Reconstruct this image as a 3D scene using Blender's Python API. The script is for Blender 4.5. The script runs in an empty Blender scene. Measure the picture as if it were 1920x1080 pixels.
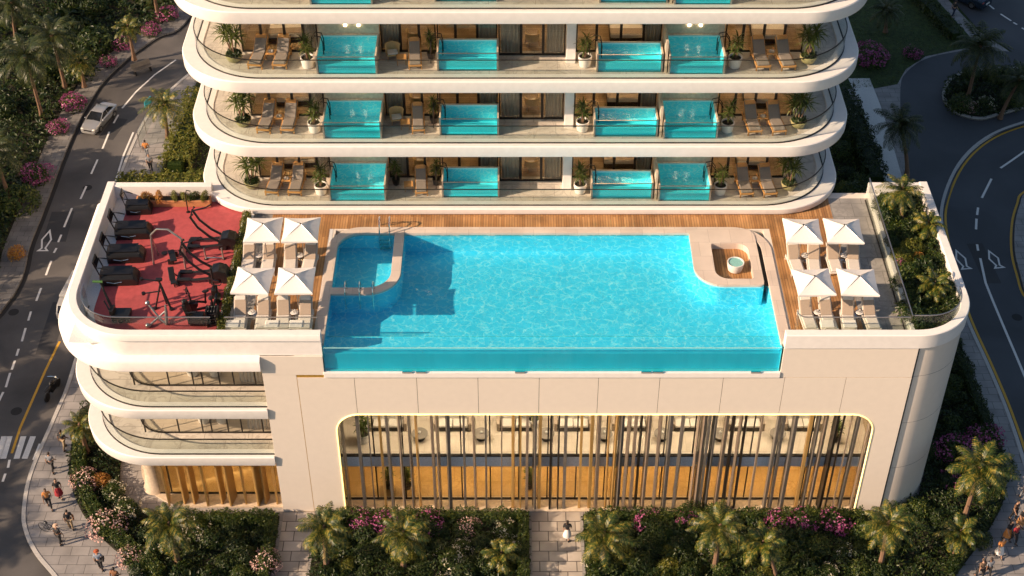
import bpy, bmesh, math, random
import numpy as np
from mathutils import Vector, Matrix, Euler

scene = bpy.context.scene
R = math.radians
PI = math.pi

# ------------------------------------------------------------------ camera
CAM_H, CAM_D, PITCH, FPX = 62.7, 54.0, R(40.5), 2740.0
cam = bpy.data.cameras.new('camera')
cam.sensor_width = 36.0
cam.lens = FPX / 1920 * 36.0
cam.clip_start, cam.clip_end = 1.0, 3000.0
camera = bpy.data.objects.new('camera', cam)
scene.collection.objects.link(camera)
camera.location = (0, -CAM_D, CAM_H)
camera.rotation_euler = (PI / 2 - PITCH, 0, 0)
scene.camera = camera

# ------------------------------------------------------------------ sky and sun
SUN_EL = R(26)
SUN_DIR = Vector((1.0, 0.36, 0)).normalized()          # the way the light travels, on the ground
world = bpy.data.worlds.new("World")
scene.world = world
world.use_nodes = True
wn = world.node_tree.nodes
sky = wn.new('ShaderNodeTexSky')
sky.sky_type = 'NISHITA'
sky.sun_disc = False
sky.sun_elevation = SUN_EL
sky.sun_rotation = math.atan2(-SUN_DIR.x, -SUN_DIR.y)
sky.air_density, sky.dust_density, sky.ozone_density = 1.0, 1.5, 1.0
world.node_tree.links.new(sky.outputs[0], wn['Background'].inputs[0])
wn['Background'].inputs[1].default_value = 0.075
sl = bpy.data.lights.new('sun', 'SUN')
sl.energy, sl.angle, sl.color = 5.0, R(0.5), (1.0, 0.73, 0.50)
sun = bpy.data.objects.new('sun', sl)
scene.collection.objects.link(sun)
sun.location = (-60, -20, 60)
trav = Vector((SUN_DIR.x * math.cos(SUN_EL), SUN_DIR.y * math.cos(SUN_EL), -math.sin(SUN_EL)))
sun.rotation_euler = trav.to_track_quat('-Z', 'Y').to_euler()

scene.view_settings.view_transform = 'Standard'
scene.view_settings.look = 'None'
scene.view_settings.exposure = 0.74
scene.view_settings.gamma = 1.0
scene.render.engine = 'CYCLES'
scene.cycles.use_denoising = True
scene.cycles.max_bounces = 8
scene.cycles.diffuse_bounces = 3
scene.cycles.glossy_bounces = 3
scene.cycles.transparent_max_bounces = 16
scene.cycles.caustics_reflective = False
scene.cycles.caustics_refractive = False
scene.cycles.sample_clamp_indirect = 4.0

# ------------------------------------------------------------------ helpers
COL = scene.collection
_s, _c = math.sin(PITCH), math.cos(PITCH)

def ray(px, py):
    u = (px - 960) / FPX
    v = -(py - 540) / FPX
    return (u, _c + v * _s, -_s + v * _c)

def at(px, py, z=0.0):
    """World point at height z that the photograph shows at pixel px, py."""
    r = ray(px, py)
    t = (z - CAM_H) / r[2]
    return Vector((r[0] * t, -CAM_D + r[1] * t, z))

def aty(px, py, y):
    r = ray(px, py)
    t = (y + CAM_D) / r[1]
    return Vector((r[0] * t, y, CAM_H + r[2] * t))

class MB:
    """Collects shapes into one mesh."""
    def __init__(self):
        self.v, self.f, self.m = [], [], []
        self.mi = 0
    def add(self, vs, fs):
        n = len(self.v)
        self.v.extend([tuple(p) for p in vs])
        self.f.extend([tuple(n + i for i in f) for f in fs])
        self.m.extend([self.mi] * len(fs))
        return self
    def box(self, c, s, rot=None):
        hx, hy, hz = s[0] / 2, s[1] / 2, s[2] / 2
        vs = [Vector((x * hx, y * hy, z * hz)) for x in (-1, 1) for y in (-1, 1) for z in (-1, 1)]
        if rot is not None:
            m = Euler(rot).to_matrix()
            vs = [m @ v for v in vs]
        vs = [v + Vector(c) for v in vs]
        return self.add(vs, [(0, 1, 3, 2), (4, 6, 7, 5), (0, 4, 5, 1), (2, 3, 7, 6), (0, 2, 6, 4), (1, 5, 7, 3)])
    def bx(self, x0, x1, y0, y1, z0, z1):
        return self.box(((x0 + x1) / 2, (y0 + y1) / 2, (z0 + z1) / 2), (x1 - x0, y1 - y0, z1 - z0))
    def prism(self, poly, z0, z1):
        n = len(poly)
        vs = [(p[0], p[1], z0) for p in poly] + [(p[0], p[1], z1) for p in poly]
        fs = [tuple(range(n - 1, -1, -1)), tuple(range(n, 2 * n))]
        fs += [(i, (i + 1) % n, n + (i + 1) % n, n + i) for i in range(n)]
        return self.add(vs, fs)
    def sheet(self, poly, z):
        return self.add([(p[0], p[1], z) for p in poly], [tuple(range(len(poly)))])
    def tube(self, pts, r, n=8, cap=True):
        pts = [Vector(p) for p in pts]
        rs = r if isinstance(r, (list, tuple)) else [r] * len(pts)
        vs, fs = [], []
        for i, p in enumerate(pts):
            t = (pts[min(i + 1, len(pts) - 1)] - pts[max(i - 1, 0)]).normalized()
            a = Vector((0, 0, 1)) if abs(t.z) < 0.9 else Vector((1, 0, 0))
            u = t.cross(a).normalized()
            w = t.cross(u)
            for k in range(n):
                an = 2 * PI * k / n
                vs.append(p + (u * math.cos(an) + w * math.sin(an)) * rs[i])
        for i in range(len(pts) - 1):
            for k in range(n):
                k2 = (k + 1) % n
                fs.append((i * n + k, i * n + k2, (i + 1) * n + k2, (i + 1) * n + k))
        if cap:
            fs.append(tuple(range(n - 1, -1, -1)))
            m = (len(pts) - 1) * n
            fs.append(tuple(m + k for k in range(n)))
        return self.add(vs, fs)
    def lathe(self, prof, n=20, c=(0, 0, 0)):
        vs, fs = [], []
        for r, z in prof:
            for k in range(n):
                an = 2 * PI * k / n
                vs.append((c[0] + r * math.cos(an), c[1] + r * math.sin(an), c[2] + z))
        for i in range(len(prof) - 1):
            for k in range(n):
                k2 = (k + 1) % n
                fs.append((i * n + k, i * n + k2, (i + 1) * n + k2, (i + 1) * n + k))
        if prof[0][0] > 1e-6: fs.append(tuple(range(n - 1, -1, -1)))
        m = (len(prof) - 1) * n
        if prof[-1][0] > 1e-6 and not (len(prof) == 2 and prof[0][0] < 1e-6): fs.append(tuple(m + k for k in range(n)))
        return self.add(vs, fs)
    def ball(self, c, r, n=10, m=7):
        rx, ry, rz = r if isinstance(r, (list, tuple)) else (r, r, r)
        vs, fs = [], []
        for i in range(m + 1):
            ph = PI * i / m
            for k in range(n):
                an = 2 * PI * k / n
                vs.append((c[0] + rx * math.sin(ph) * math.cos(an), c[1] + ry * math.sin(ph) * math.sin(an), c[2] + rz * math.cos(ph)))
        for i in range(m):
            for k in range(n):
                k2 = (k + 1) % n
                fs.append((i * n + k, (i + 1) * n + k, (i + 1) * n + k2, i * n + k2))
        return self.add(vs, fs)
    def sweep(self, path, prof, closed_path=False, closed_prof=False, caps=False, capends=True):
        n, k = len(path), len(prof)
        vs, fs = [], []
        for i in range(n):
            p = path[i]
            a = path[i - 1] if (i > 0 or closed_path) else None
            b = path[(i + 1) % n] if (i < n - 1 or closed_path) else None
            d1 = Vector((p[0] - a[0], p[1] - a[1])).normalized() if a is not None else None
            d2 = Vector((b[0] - p[0], b[1] - p[1])).normalized() if b is not None else None
            d1 = d1 or d2
            d2 = d2 or d1
            n1 = Vector((d1.y, -d1.x)); n2 = Vector((d2.y, -d2.x))
            m = (n1 + n2)
            if m.length < 1e-6: m = n1.copy()
            m.normalize()
            sc = 1.0 / max(0.3, m.dot(n1))
            for off, z in prof:
                vs.append((p[0] + m.x * off * sc, p[1] + m.y * off * sc, z))
        for i in range(n if closed_path else n - 1):
            j = (i + 1) % n
            for q in range(k if closed_prof else k - 1):
                q2 = (q + 1) % k
                fs.append((i * k + q, j * k + q, j * k + q2, i * k + q2))
        if closed_prof and not closed_path and capends:
            fs.append(tuple(range(k)))
            fs.append(tuple((n - 1) * k + q for q in range(k - 1, -1, -1)))
        if caps and closed_path:
            fs.append(tuple(i * k for i in range(n)))
            fs.append(tuple(i * k + k - 1 for i in range(n - 1, -1, -1)))
        return self.add(vs, fs)
    def build(self, name, mats, parent=None, smooth=False, bevel=0.0, loc=None, autosmooth=True):
        me = bpy.data.meshes.new(name)
        me.from_pydata(self.v, [], self.f)
        mats = mats if isinstance(mats, (list, tuple)) else [mats]
        for m in mats:
            me.materials.append(m)
        if len(mats) > 1:
            me.polygons.foreach_set('material_index', self.m)
        bm = bmesh.new(); bm.from_mesh(me)
        bmesh.ops.recalc_face_normals(bm, faces=bm.faces[:])
        zs = [v.co.z for v in bm.verts]
        if zs and max(zs) - min(zs) < 1e-4:
            for f in bm.faces:
                f.normal_update()
                if f.normal.z < 0: f.normal_flip()
        bm.to_mesh(me); bm.free()
        if smooth:
            me.polygons.foreach_set('use_smooth', [True] * len(me.polygons))
            if autosmooth:
                try: me.set_sharp_from_angle(angle=R(38))
                except Exception: pass
        me.update()
        o = bpy.data.objects.new(name, me)
        COL.objects.link(o)
        if parent is not None: o.parent = parent
        if loc is not None: o.location = loc
        if bevel > 0:
            b = o.modifiers.new('bevel', 'BEVEL')
            b.width, b.segments, b.limit_method, b.angle_limit = bevel, 2, 'ANGLE', R(40)
        return o

def rpath(pts, rad, n=10, closed=True):
    """Polyline with rounded corners."""
    out = []
    N = len(pts)
    for i in range(N):
        r = rad[i] if isinstance(rad, (list, tuple)) else rad
        p = Vector(pts[i][:2])
        if r <= 0 or (not closed and i in (0, N - 1)):
            out.append((p.x, p.y)); continue
        a = (Vector(pts[i - 1][:2]) - p).normalized()
        b = (Vector(pts[(i + 1) % N][:2]) - p).normalized()
        ang = a.angle(b)
        d = r / math.tan(ang / 2)
        c = p + (a + b).normalized() * (r / math.sin(ang / 2))
        s, e = p + a * d - c, p + b * d - c
        a0 = math.atan2(s.y, s.x); a1 = math.atan2(e.y, e.x)
        while a1 - a0 > PI: a1 -= 2 * PI
        while a1 - a0 < -PI: a1 += 2 * PI
        for k in range(n + 1):
            t = a0 + (a1 - a0) * k / n
            out.append((c.x + r * math.cos(t), c.y + r * math.sin(t)))
    return out

def spline(pts, n=6, closed=False):
    """Catmull-Rom through 2D points."""
    P = [Vector((p[0], p[1])) for p in pts]
    out = []
    N = len(P)
    for i in range(N if closed else N - 1):
        if closed: p0, p1, p2, p3 = P[i - 1], P[i], P[(i + 1) % N], P[(i + 2) % N]
        else: p0, p1, p2, p3 = P[max(i - 1, 0)], P[i], P[i + 1], P[min(i + 2, N - 1)]
        for k in range(n):
            t = k / n
            q = 0.5 * ((2 * p1) + (p2 - p0) * t + (2 * p0 - 5 * p1 + 4 * p2 - p3) * t * t + (3 * p1 - p0 - 3 * p2 + p3) * t ** 3)
            out.append((q.x, q.y))
    if not closed: out.append((P[-1].x, P[-1].y))
    return out

def tag(o, label=None, cat=None, group=None, kind=None):
    if label: o['label'] = label
    if cat: o['category'] = cat
    if group: o['group'] = group
    if kind: o['kind'] = kind
    return o

def empty(name, loc=(0, 0, 0), rz=0.0):
    o = bpy.data.objects.new(name, None)
    COL.objects.link(o)
    o.location = loc
    o.rotation_euler = (0, 0, rz)
    o.empty_display_size = 0.2
    return o

def thing(name, label, cat, loc=(0, 0, 0), rz=0.0, group=None):
    return tag(empty(name, loc, rz), label, cat, group)

def dup(root, loc, rz=0.0, label=None, group=None, s=1.0):
    c = root.copy()
    COL.objects.link(c)
    c.location = loc
    c.rotation_euler = (0, 0, rz)
    c.scale = (s, s, s) if not isinstance(s, (tuple, list)) else s
    if label: c['label'] = label
    if group: c['group'] = group
    for ch in root.children:
        d = ch.copy(); COL.objects.link(d); d.parent = c
        for g in ch.children:
            e = g.copy(); COL.objects.link(e); e.parent = d
    return c

class Maker:
    """First call places the prototype itself, later calls place copies of it."""
    def __init__(self, root):
        self.root, self.used = root, False
    def __call__(self, loc, rz, label, group=None, s=1.0):
        if not self.used:
            self.used = True
            o = self.root
            o.location = loc; o.rotation_euler = (0, 0, rz); o['label'] = label
            o.scale = (s, s, s) if not isinstance(s, (tuple, list)) else s
            if group: o['group'] = group
            return o
        return dup(self.root, loc, rz, label, group, s)

# ------------------------------------------------------------------ materials
def _new(name):
    m = bpy.data.materials.new(name)
    m.use_nodes = True
    nt = m.node_tree
    return m, nt, nt.nodes, nt.links

def N(ns, t, **kw):
    n = ns.new(t)
    for k, v in kw.items(): setattr(n, k, v)
    return n

def coords(ns, ln, scale=1.0, obj=False):
    if obj:
        s = N(ns, 'ShaderNodeTexCoord').outputs['Object']
    else:
        s = N(ns, 'ShaderNodeNewGeometry').outputs['Position']
    mp = N(ns, 'ShaderNodeMapping')
    mp.inputs['Scale'].default_value = (scale,) * 3 if not isinstance(scale, (tuple, list)) else scale
    ln.new(s, mp.inputs['Vector'])
    return mp.outputs[0]

def mat(name, col, rough=0.5, metal=0.0, var=0.12, nscale=3.0, bump=0.0, emit=None, estr=0.0, spec=0.5, obj=True):
    """A plain painted, metal or cloth surface with a little mottling."""
    m, nt, ns, ln = _new(name)
    p = ns['Principled BSDF']
    p.inputs['Roughness'].default_value = rough
    p.inputs['Metallic'].default_value = metal
    p.inputs['Specular IOR Level'].default_value = spec
    v = coords(ns, ln, nscale, obj)
    nz = N(ns, 'ShaderNodeTexNoise'); nz.inputs['Detail'].default_value = 5
    ln.new(v, nz.inputs['Vector'])
    cr = N(ns, 'ShaderNodeValToRGB')
    cr.color_ramp.elements[0].position, cr.color_ramp.elements[1].position = 0.3, 0.7
    cr.color_ramp.elements[0].color = tuple(max(0, c * (1 - var)) for c in col) + (1,)
    cr.color_ramp.elements[1].color = tuple(min(1, c * (1 + var)) for c in col) + (1,)
    ln.new(nz.outputs[0], cr.inputs[0])
    ln.new(cr.outputs[0], p.inputs['Base Color'])
    if bump:
        b = N(ns, 'ShaderNodeBump'); b.inputs['Strength'].default_value = bump; b.inputs['Distance'].default_value = 0.02
        ln.new(nz.outputs[0], b.inputs['Height']); ln.new(b.outputs[0], p.inputs['Normal'])
    if emit:
        p.inputs['Emission Color'].default_value = tuple(emit) + (1,)
        p.inputs['Emission Strength'].default_value = estr
    return m

def leaf_mat(name, c0, c1, c2, trans=0.35, nscale=2.5):
    """Foliage: clumps of darker and lighter green, light passing through the blades."""
    m, nt, ns, ln = _new(name)
    v = coords(ns, ln, nscale)
    nz = N(ns, 'ShaderNodeTexNoise'); nz.inputs['Detail'].default_value = 3
    ln.new(v, nz.inputs['Vector'])
    wn_ = N(ns, 'ShaderNodeNewGeometry')
    mx = N(ns, 'ShaderNodeMath', operation='MULTIPLY_ADD')
    ln.new(wn_.outputs['Random Per Island'], mx.inputs[0]); mx.inputs[1].default_value = 0.45
    ln.new(nz.outputs[0], mx.inputs[2])
    cr = N(ns, 'ShaderNodeValToRGB')
    e = cr.color_ramp.elements
    e[0].position, e[0].color = 0.42, tuple(c0) + (1,)
    e[1].position, e[1].color = 1.0, tuple(c2) + (1,)
    k = e.new(0.72); k.color = tuple(c1) + (1,)
    ln.new(mx.outputs[0], cr.inputs[0])
    p = ns['Principled BSDF']
    p.inputs['Roughness'].default_value = 0.42
    p.inputs['Specular IOR Level'].default_value = 0.4
    ln.new(cr.outputs[0], p.inputs['Base Color'])
    t = N(ns, 'ShaderNodeBsdfTranslucent')
    ln.new(cr.outputs[0], t.inputs[0])
    ms = N(ns, 'ShaderNodeMixShader'); ms.inputs[0].default_value = trans
    ln.new(p.outputs[0], ms.inputs[1]); ln.new(t.outputs[0], ms.inputs[2])
    ln.new(ms.outputs[0], ns['Material Output'].inputs[0])
    return m

def schlick(ns, ln, f0, gain=1.0, normal=None):
    """Share of light a clear surface mirrors, alike from both sides."""
    lw = N(ns, 'ShaderNodeLayerWeight'); lw.inputs[0].default_value = 0.5
    if normal is not None: ln.new(normal, lw.inputs['Normal'])
    pw = N(ns, 'ShaderNodeMath', operation='POWER'); pw.inputs[1].default_value = 5.0
    ln.new(lw.outputs['Facing'], pw.inputs[0])
    ma = N(ns, 'ShaderNodeMath', operation='MULTIPLY_ADD'); ma.inputs[1].default_value = (1 - f0) * gain; ma.inputs[2].default_value = f0
    ma.use_clamp = True
    ln.new(pw.outputs[0], ma.inputs[0])
    return ma.outputs[0]

def glass_mat(name, tint, refl=0.08, rough=0.02):
    m, nt, ns, ln = _new(name)
    ns.remove(ns['Principled BSDF'])
    t = N(ns, 'ShaderNodeBsdfTransparent'); t.inputs[0].default_value = tuple(tint) + (1,)
    g = N(ns, 'ShaderNodeBsdfGlossy'); g.inputs['Roughness'].default_value = rough
    ms = N(ns, 'ShaderNodeMixShader')
    ln.new(schlick(ns, ln, refl, 0.8), ms.inputs[0]); ln.new(t.outputs[0], ms.inputs[1]); ln.new(g.outputs[0], ms.inputs[2])
    ln.new(ms.outputs[0], ns['Material Output'].inputs[0])
    return m

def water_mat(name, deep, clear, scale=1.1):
    """Rippled water: thin wandering caustic lines of light are painted into its tint; between them the water swallows red."""
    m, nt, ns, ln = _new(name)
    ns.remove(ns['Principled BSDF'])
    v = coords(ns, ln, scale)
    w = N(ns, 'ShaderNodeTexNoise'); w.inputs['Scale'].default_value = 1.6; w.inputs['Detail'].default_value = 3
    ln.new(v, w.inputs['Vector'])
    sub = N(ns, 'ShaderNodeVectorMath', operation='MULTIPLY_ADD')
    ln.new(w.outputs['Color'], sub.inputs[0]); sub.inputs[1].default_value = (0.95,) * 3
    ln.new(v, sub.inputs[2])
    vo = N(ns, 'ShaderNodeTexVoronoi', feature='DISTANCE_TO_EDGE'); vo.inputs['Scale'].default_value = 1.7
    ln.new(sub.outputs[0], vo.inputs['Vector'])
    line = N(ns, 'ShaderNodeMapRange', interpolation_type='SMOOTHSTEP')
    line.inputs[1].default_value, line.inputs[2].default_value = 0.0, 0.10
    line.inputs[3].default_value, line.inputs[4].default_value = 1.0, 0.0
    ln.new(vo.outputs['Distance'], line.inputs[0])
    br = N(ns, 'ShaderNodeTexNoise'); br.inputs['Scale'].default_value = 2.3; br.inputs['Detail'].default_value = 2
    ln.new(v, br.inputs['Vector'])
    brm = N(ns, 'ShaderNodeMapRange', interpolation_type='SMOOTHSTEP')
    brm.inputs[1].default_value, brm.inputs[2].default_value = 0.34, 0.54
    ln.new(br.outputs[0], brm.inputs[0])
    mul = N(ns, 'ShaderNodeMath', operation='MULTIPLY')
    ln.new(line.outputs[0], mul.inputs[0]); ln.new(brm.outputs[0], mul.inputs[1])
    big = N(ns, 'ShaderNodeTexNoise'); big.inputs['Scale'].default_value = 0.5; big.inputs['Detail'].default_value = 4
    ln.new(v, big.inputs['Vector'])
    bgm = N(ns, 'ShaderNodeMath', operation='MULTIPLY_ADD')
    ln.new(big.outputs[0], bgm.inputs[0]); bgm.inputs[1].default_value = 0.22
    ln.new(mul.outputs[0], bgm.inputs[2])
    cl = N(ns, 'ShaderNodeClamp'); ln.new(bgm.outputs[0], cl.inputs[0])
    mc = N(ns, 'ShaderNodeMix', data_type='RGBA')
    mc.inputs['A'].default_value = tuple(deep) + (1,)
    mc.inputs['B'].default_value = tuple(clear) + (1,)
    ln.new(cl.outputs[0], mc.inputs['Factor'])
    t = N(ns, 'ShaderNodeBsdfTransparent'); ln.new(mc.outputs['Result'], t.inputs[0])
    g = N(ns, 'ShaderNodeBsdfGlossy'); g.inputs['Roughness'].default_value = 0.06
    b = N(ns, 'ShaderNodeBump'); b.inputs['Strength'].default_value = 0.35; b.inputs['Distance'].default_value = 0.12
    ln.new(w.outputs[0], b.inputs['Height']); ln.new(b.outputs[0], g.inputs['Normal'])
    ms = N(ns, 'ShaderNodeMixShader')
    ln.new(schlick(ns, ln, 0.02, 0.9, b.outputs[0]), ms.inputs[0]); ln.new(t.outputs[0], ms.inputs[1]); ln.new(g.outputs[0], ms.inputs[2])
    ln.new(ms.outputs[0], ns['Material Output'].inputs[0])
    return m

def tile_mat(name, c1, c2, joint, bw, bh, gap=0.012, rough=0.5, off=0.5, vein=None, bump=0.3, rot=0.0, stain=0.25):
    """Paving, tiles or planks: brick pattern in the ground plane with per-piece tone, plus stains or marble veins."""
    m, nt, ns, ln = _new(name)
    p = ns['Principled BSDF']
    s = N(ns, 'ShaderNodeNewGeometry').outputs['Position']
    mp = N(ns, 'ShaderNodeMapping'); mp.inputs['Rotation'].default_value = (0, 0, rot)
    ln.new(s, mp.inputs['Vector'])
    br = N(ns, 'ShaderNodeTexBrick')
    br.offset = off
    br.inputs['Color1'].default_value = tuple(c1) + (1,)
    br.inputs['Color2'].default_value = tuple(c2) + (1,)
    br.inputs['Mortar'].default_value = tuple(joint) + (1,)
    br.inputs['Scale'].default_value = 1.0
    br.inputs['Mortar Size'].default_value = gap
    br.inputs['Mortar Smooth'].default_value = 0.1
    br.inputs['Brick Width'].default_value = bw
    br.inputs['Row Height'].default_value = bh
    ln.new(mp.outputs[0], br.inputs['Vector'])
    nz = N(ns, 'ShaderNodeTexNoise'); nz.inputs['Scale'].default_value = 0.8; nz.inputs['Detail'].default_value = 6
    ln.new(s, nz.inputs['Vector'])
    mr = N(ns, 'ShaderNodeMapRange'); mr.inputs[1].default_value, mr.inputs[2].default_value = 0.3, 0.7
    mr.inputs[3].default_value, mr.inputs[4].default_value = 1 - stain, 1 + stain * 0.4
    ln.new(nz.outputs[0], mr.inputs[0])
    mx = N(ns, 'ShaderNodeVectorMath', operation='SCALE')
    ln.new(br.outputs['Color'], mx.inputs[0]); ln.new(mr.outputs[0], mx.inputs['Scale'])
    out = mx.outputs[0]
    if vein:
        wv = N(ns, 'ShaderNodeTexNoise'); wv.inputs['Scale'].default_value = 0.9; wv.inputs['Detail'].default_value = 7; wv.inputs['Distortion'].default_value = 1.6
        ln.new(s, wv.inputs['Vector'])
        ab = N(ns, 'ShaderNodeMath', operation='SUBTRACT'); ln.new(wv.outputs[0], ab.inputs[0]); ab.inputs[1].default_value = 0.5
        ab2 = N(ns, 'ShaderNodeMath', operation='ABSOLUTE'); ln.new(ab.outputs[0], ab2.inputs[0])
        vr = N(ns, 'ShaderNodeMapRange'); vr.inputs[1].default_value, vr.inputs[2].default_value = 0.0, 0.045
        vr.inputs[3].default_value, vr.inputs[4].default_value = 0.6, 0.0
        ln.new(ab2.outputs[0], vr.inputs[0])
        vm = N(ns, 'ShaderNodeMix', data_type='RGBA'); ln.new(vr.outputs[0], vm.inputs['Factor'])
        ln.new(out, vm.inputs['A']); vm.inputs['B'].default_value = tuple(vein) + (1,)
        out = vm.outputs['Result']
    ln.new(out, p.inputs['Base Color'])
    p.inputs['Roughness'].default_value = rough
    if bump:
        b = N(ns, 'ShaderNodeBump'); b.inputs['Strength'].default_value = bump; b.inputs['Distance'].default_value = 0.01
        inv = N(ns, 'ShaderNodeMath', operation='SUBTRACT'); inv.inputs[0].default_value = 1.0
        ln.new(br.outputs['Fac'], inv.inputs[1])
        ln.new(inv.outputs[0], b.inputs['Height']); ln.new(b.outputs[0], p.inputs['Normal'])
    return m

def asphalt_mat(name, base, wear=0.35):
    m, nt, ns, ln = _new(name)
    p = ns['Principled BSDF']
    v = coords(ns, ln, 1.0)
    a = N(ns, 'ShaderNodeTexNoise'); a.inputs['Scale'].default_value = 0.22; a.inputs['Detail'].default_value = 8; a.inputs['Distortion'].default_value = 0.6
    g = N(ns, 'ShaderNodeTexNoise'); g.inputs['Scale'].default_value = 22; g.inputs['Detail'].default_value = 2
    ln.new(v, a.inputs['Vector']); ln.new(v, g.inputs['Vector'])
    ad = N(ns, 'ShaderNodeMath', operation='MULTIPLY_ADD'); ln.new(g.outputs[0], ad.inputs[0]); ad.inputs[1].default_value = 0.25
    ln.new(a.outputs[0], ad.inputs[2])
    cr = N(ns, 'ShaderNodeValToRGB')
    cr.color_ramp.elements[0].position, cr.color_ramp.elements[1].position = 0.4, 0.85
    cr.color_ramp.elements[0].color = tuple(c * (1 - wear) for c in base) + (1,)
    cr.color_ramp.elements[1].color = tuple(c * (1 + wear) for c in base) + (1,)
    ln.new(ad.outputs[0], cr.inputs[0]); ln.new(cr.outputs[0], p.inputs['Base Color'])
    p.inputs['Roughness'].default_value = 0.75
    b = N(ns, 'ShaderNodeBump'); b.inputs['Strength'].default_value = 0.25; b.inputs['Distance'].default_value = 0.01
    ln.new(g.outputs[0], b.inputs['Height']); ln.new(b.outputs[0], p.inputs['Normal'])
    return m

M = {}
M['white'] = mat('white render', (0.82, 0.78, 0.745), 0.42, var=0.035, nscale=0.6, bump=0.04)
M['cream'] = mat('cream cladding', (0.74, 0.66, 0.575), 0.42, var=0.02, nscale=0.5, bump=0.04)
M['seam'] = mat('dark joint', (0.06, 0.055, 0.05), 0.8)
M['dark'] = mat('dark bronze frame', (0.022, 0.018, 0.015), 0.35, 0.3)
M['rail'] = mat('handrail', (0.05, 0.045, 0.04), 0.3, 0.7)
M['chrome'] = mat('polished steel', (0.75, 0.73, 0.7), 0.15, 1.0, var=0.03)
M['glass'] = glass_mat('railing glass', (0.93, 0.955, 0.935), 0.02)
M['window'] = glass_mat('window glass', (0.84, 0.84, 0.80), 0.04)
M['acrylic'] = glass_mat('pool acrylic', (0.44, 0.90, 0.95), 0.04)
M['pane_edge'] = mat('pane edge', (0.30, 0.62, 0.62), 0.2)
M['tile'] = tile_mat('pool mosaic', (0.26, 0.72, 0.85), (0.29, 0.76, 0.88), (0.33, 0.78, 0.88), 0.3, 0.3, 0.008, 0.35, off=0.0, bump=0.1, stain=0.06)
M['tile_plain'] = mat('pool lining', (0.62, 0.97, 1.0), 0.35, var=0.04)
M['water'] = water_mat('rippled pool water', (0.27, 0.83, 0.96), (0.90, 1.0, 1.0), 1.15)
M['water_small'] = water_mat('plunge pool water', (0.25, 0.90, 0.99), (1.0, 1.0, 1.0), 1.7)
M['marble'] = tile_mat('terrace marble', (0.60, 0.545, 0.48), (0.66, 0.60, 0.53), (0.30, 0.26, 0.22), 2.4, 1.1, 0.012, 0.28, vein=(0.36, 0.31, 0.27), bump=0.1, stain=0.2)
M['grey_marble'] = tile_mat('grey deck stone', (0.30, 0.29, 0.27), (0.36, 0.34, 0.31), (0.14, 0.13, 0.12), 1.2, 1.2, 0.012, 0.35, vein=(0.2, 0.19, 0.18), bump=0.1, stain=0.3)
M['timber'] = tile_mat('timber deck', (0.34, 0.165, 0.06), (0.52, 0.28, 0.115), (0.07, 0.035, 0.015), 3.6, 0.145, 0.008, 0.45, rot=PI / 2, bump=0.5, stain=0.35)
M['coping'] = tile_mat('pool coping stone', (0.60, 0.50, 0.43), (0.66, 0.56, 0.48), (0.42, 0.35, 0.3), 1.2, 1.2, 0.008, 0.5, bump=0.1, stain=0.12)
M['red'] = mat('red rubber floor', (0.40, 0.068, 0.072), 0.7, var=0.13, nscale=0.8, bump=0.1)
M['paving'] = tile_mat('pavement slabs', (0.27, 0.255, 0.245), (0.33, 0.31, 0.295), (0.11, 0.105, 0.10), 1.0, 0.62, 0.014, 0.7, bump=0.5, stain=0.3)
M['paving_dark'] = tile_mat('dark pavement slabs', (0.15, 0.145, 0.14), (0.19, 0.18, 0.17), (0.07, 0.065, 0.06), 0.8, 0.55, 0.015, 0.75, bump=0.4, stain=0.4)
M['paving_path'] = tile_mat('path slabs', (0.34, 0.30, 0.26), (0.50, 0.44, 0.38), (0.10, 0.085, 0.075), 1.0, 0.7, 0.025, 0.65, bump=0.5, stain=0.3)
M['kerb'] = mat('kerb stone', (0.46, 0.44, 0.41), 0.7, var=0.15)
M['yellow'] = mat('yellow road paint', (0.60, 0.33, 0.03), 0.6, var=0.2, nscale=4)
M['paint'] = mat('white road paint', (0.72, 0.70, 0.66), 0.6, var=0.2, nscale=5)
M['asphalt'] = asphalt_mat('asphalt', (0.085, 0.079, 0.075), 0.5)
M['asphalt_new'] = asphalt_mat('blue grey asphalt', (0.060, 0.064, 0.072), 0.25)
M['drain'] = mat('kerb gutter', (0.02, 0.019, 0.018), 0.8)
M['soil'] = mat('planting soil', (0.022, 0.020, 0.010), 0.95, var=0.4, nscale=3, bump=0.6)
M['lawn'] = mat('lawn ground', (0.035, 0.058, 0.012), 0.9, var=0.45, nscale=0.7, bump=0.4, obj=False)
M['leaf'] = leaf_mat('shrub leaves', (0.014, 0.034, 0.006), (0.042, 0.078, 0.013), (0.15, 0.16, 0.026))
M['leaf_dark'] = leaf_mat('dark leaves', (0.007, 0.022, 0.005), (0.020, 0.044, 0.010), (0.085, 0.105, 0.02))
M['leaf_lime'] = leaf_mat('lime leaves', (0.05, 0.075, 0.01), (0.13, 0.15, 0.02), (0.28, 0.24, 0.04))
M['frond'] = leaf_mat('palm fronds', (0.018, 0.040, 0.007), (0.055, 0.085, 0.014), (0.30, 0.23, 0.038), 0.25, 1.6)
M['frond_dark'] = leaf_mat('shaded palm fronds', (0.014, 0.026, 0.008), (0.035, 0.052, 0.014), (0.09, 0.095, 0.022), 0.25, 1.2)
M['strap'] = leaf_mat('strap leaves', (0.03, 0.055, 0.012), (0.07, 0.105, 0.02), (0.17, 0.19, 0.05), 0.3, 3.0)
M['pink'] = leaf_mat('magenta blossoms', (0.24, 0.03, 0.13), (0.38, 0.08, 0.22), (0.55, 0.2, 0.36), 0.3)
M['palepink'] = leaf_mat('pale pink blossoms', (0.60, 0.30, 0.28), (0.70, 0.45, 0.40), (0.80, 0.66, 0.58), 0.3)
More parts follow.
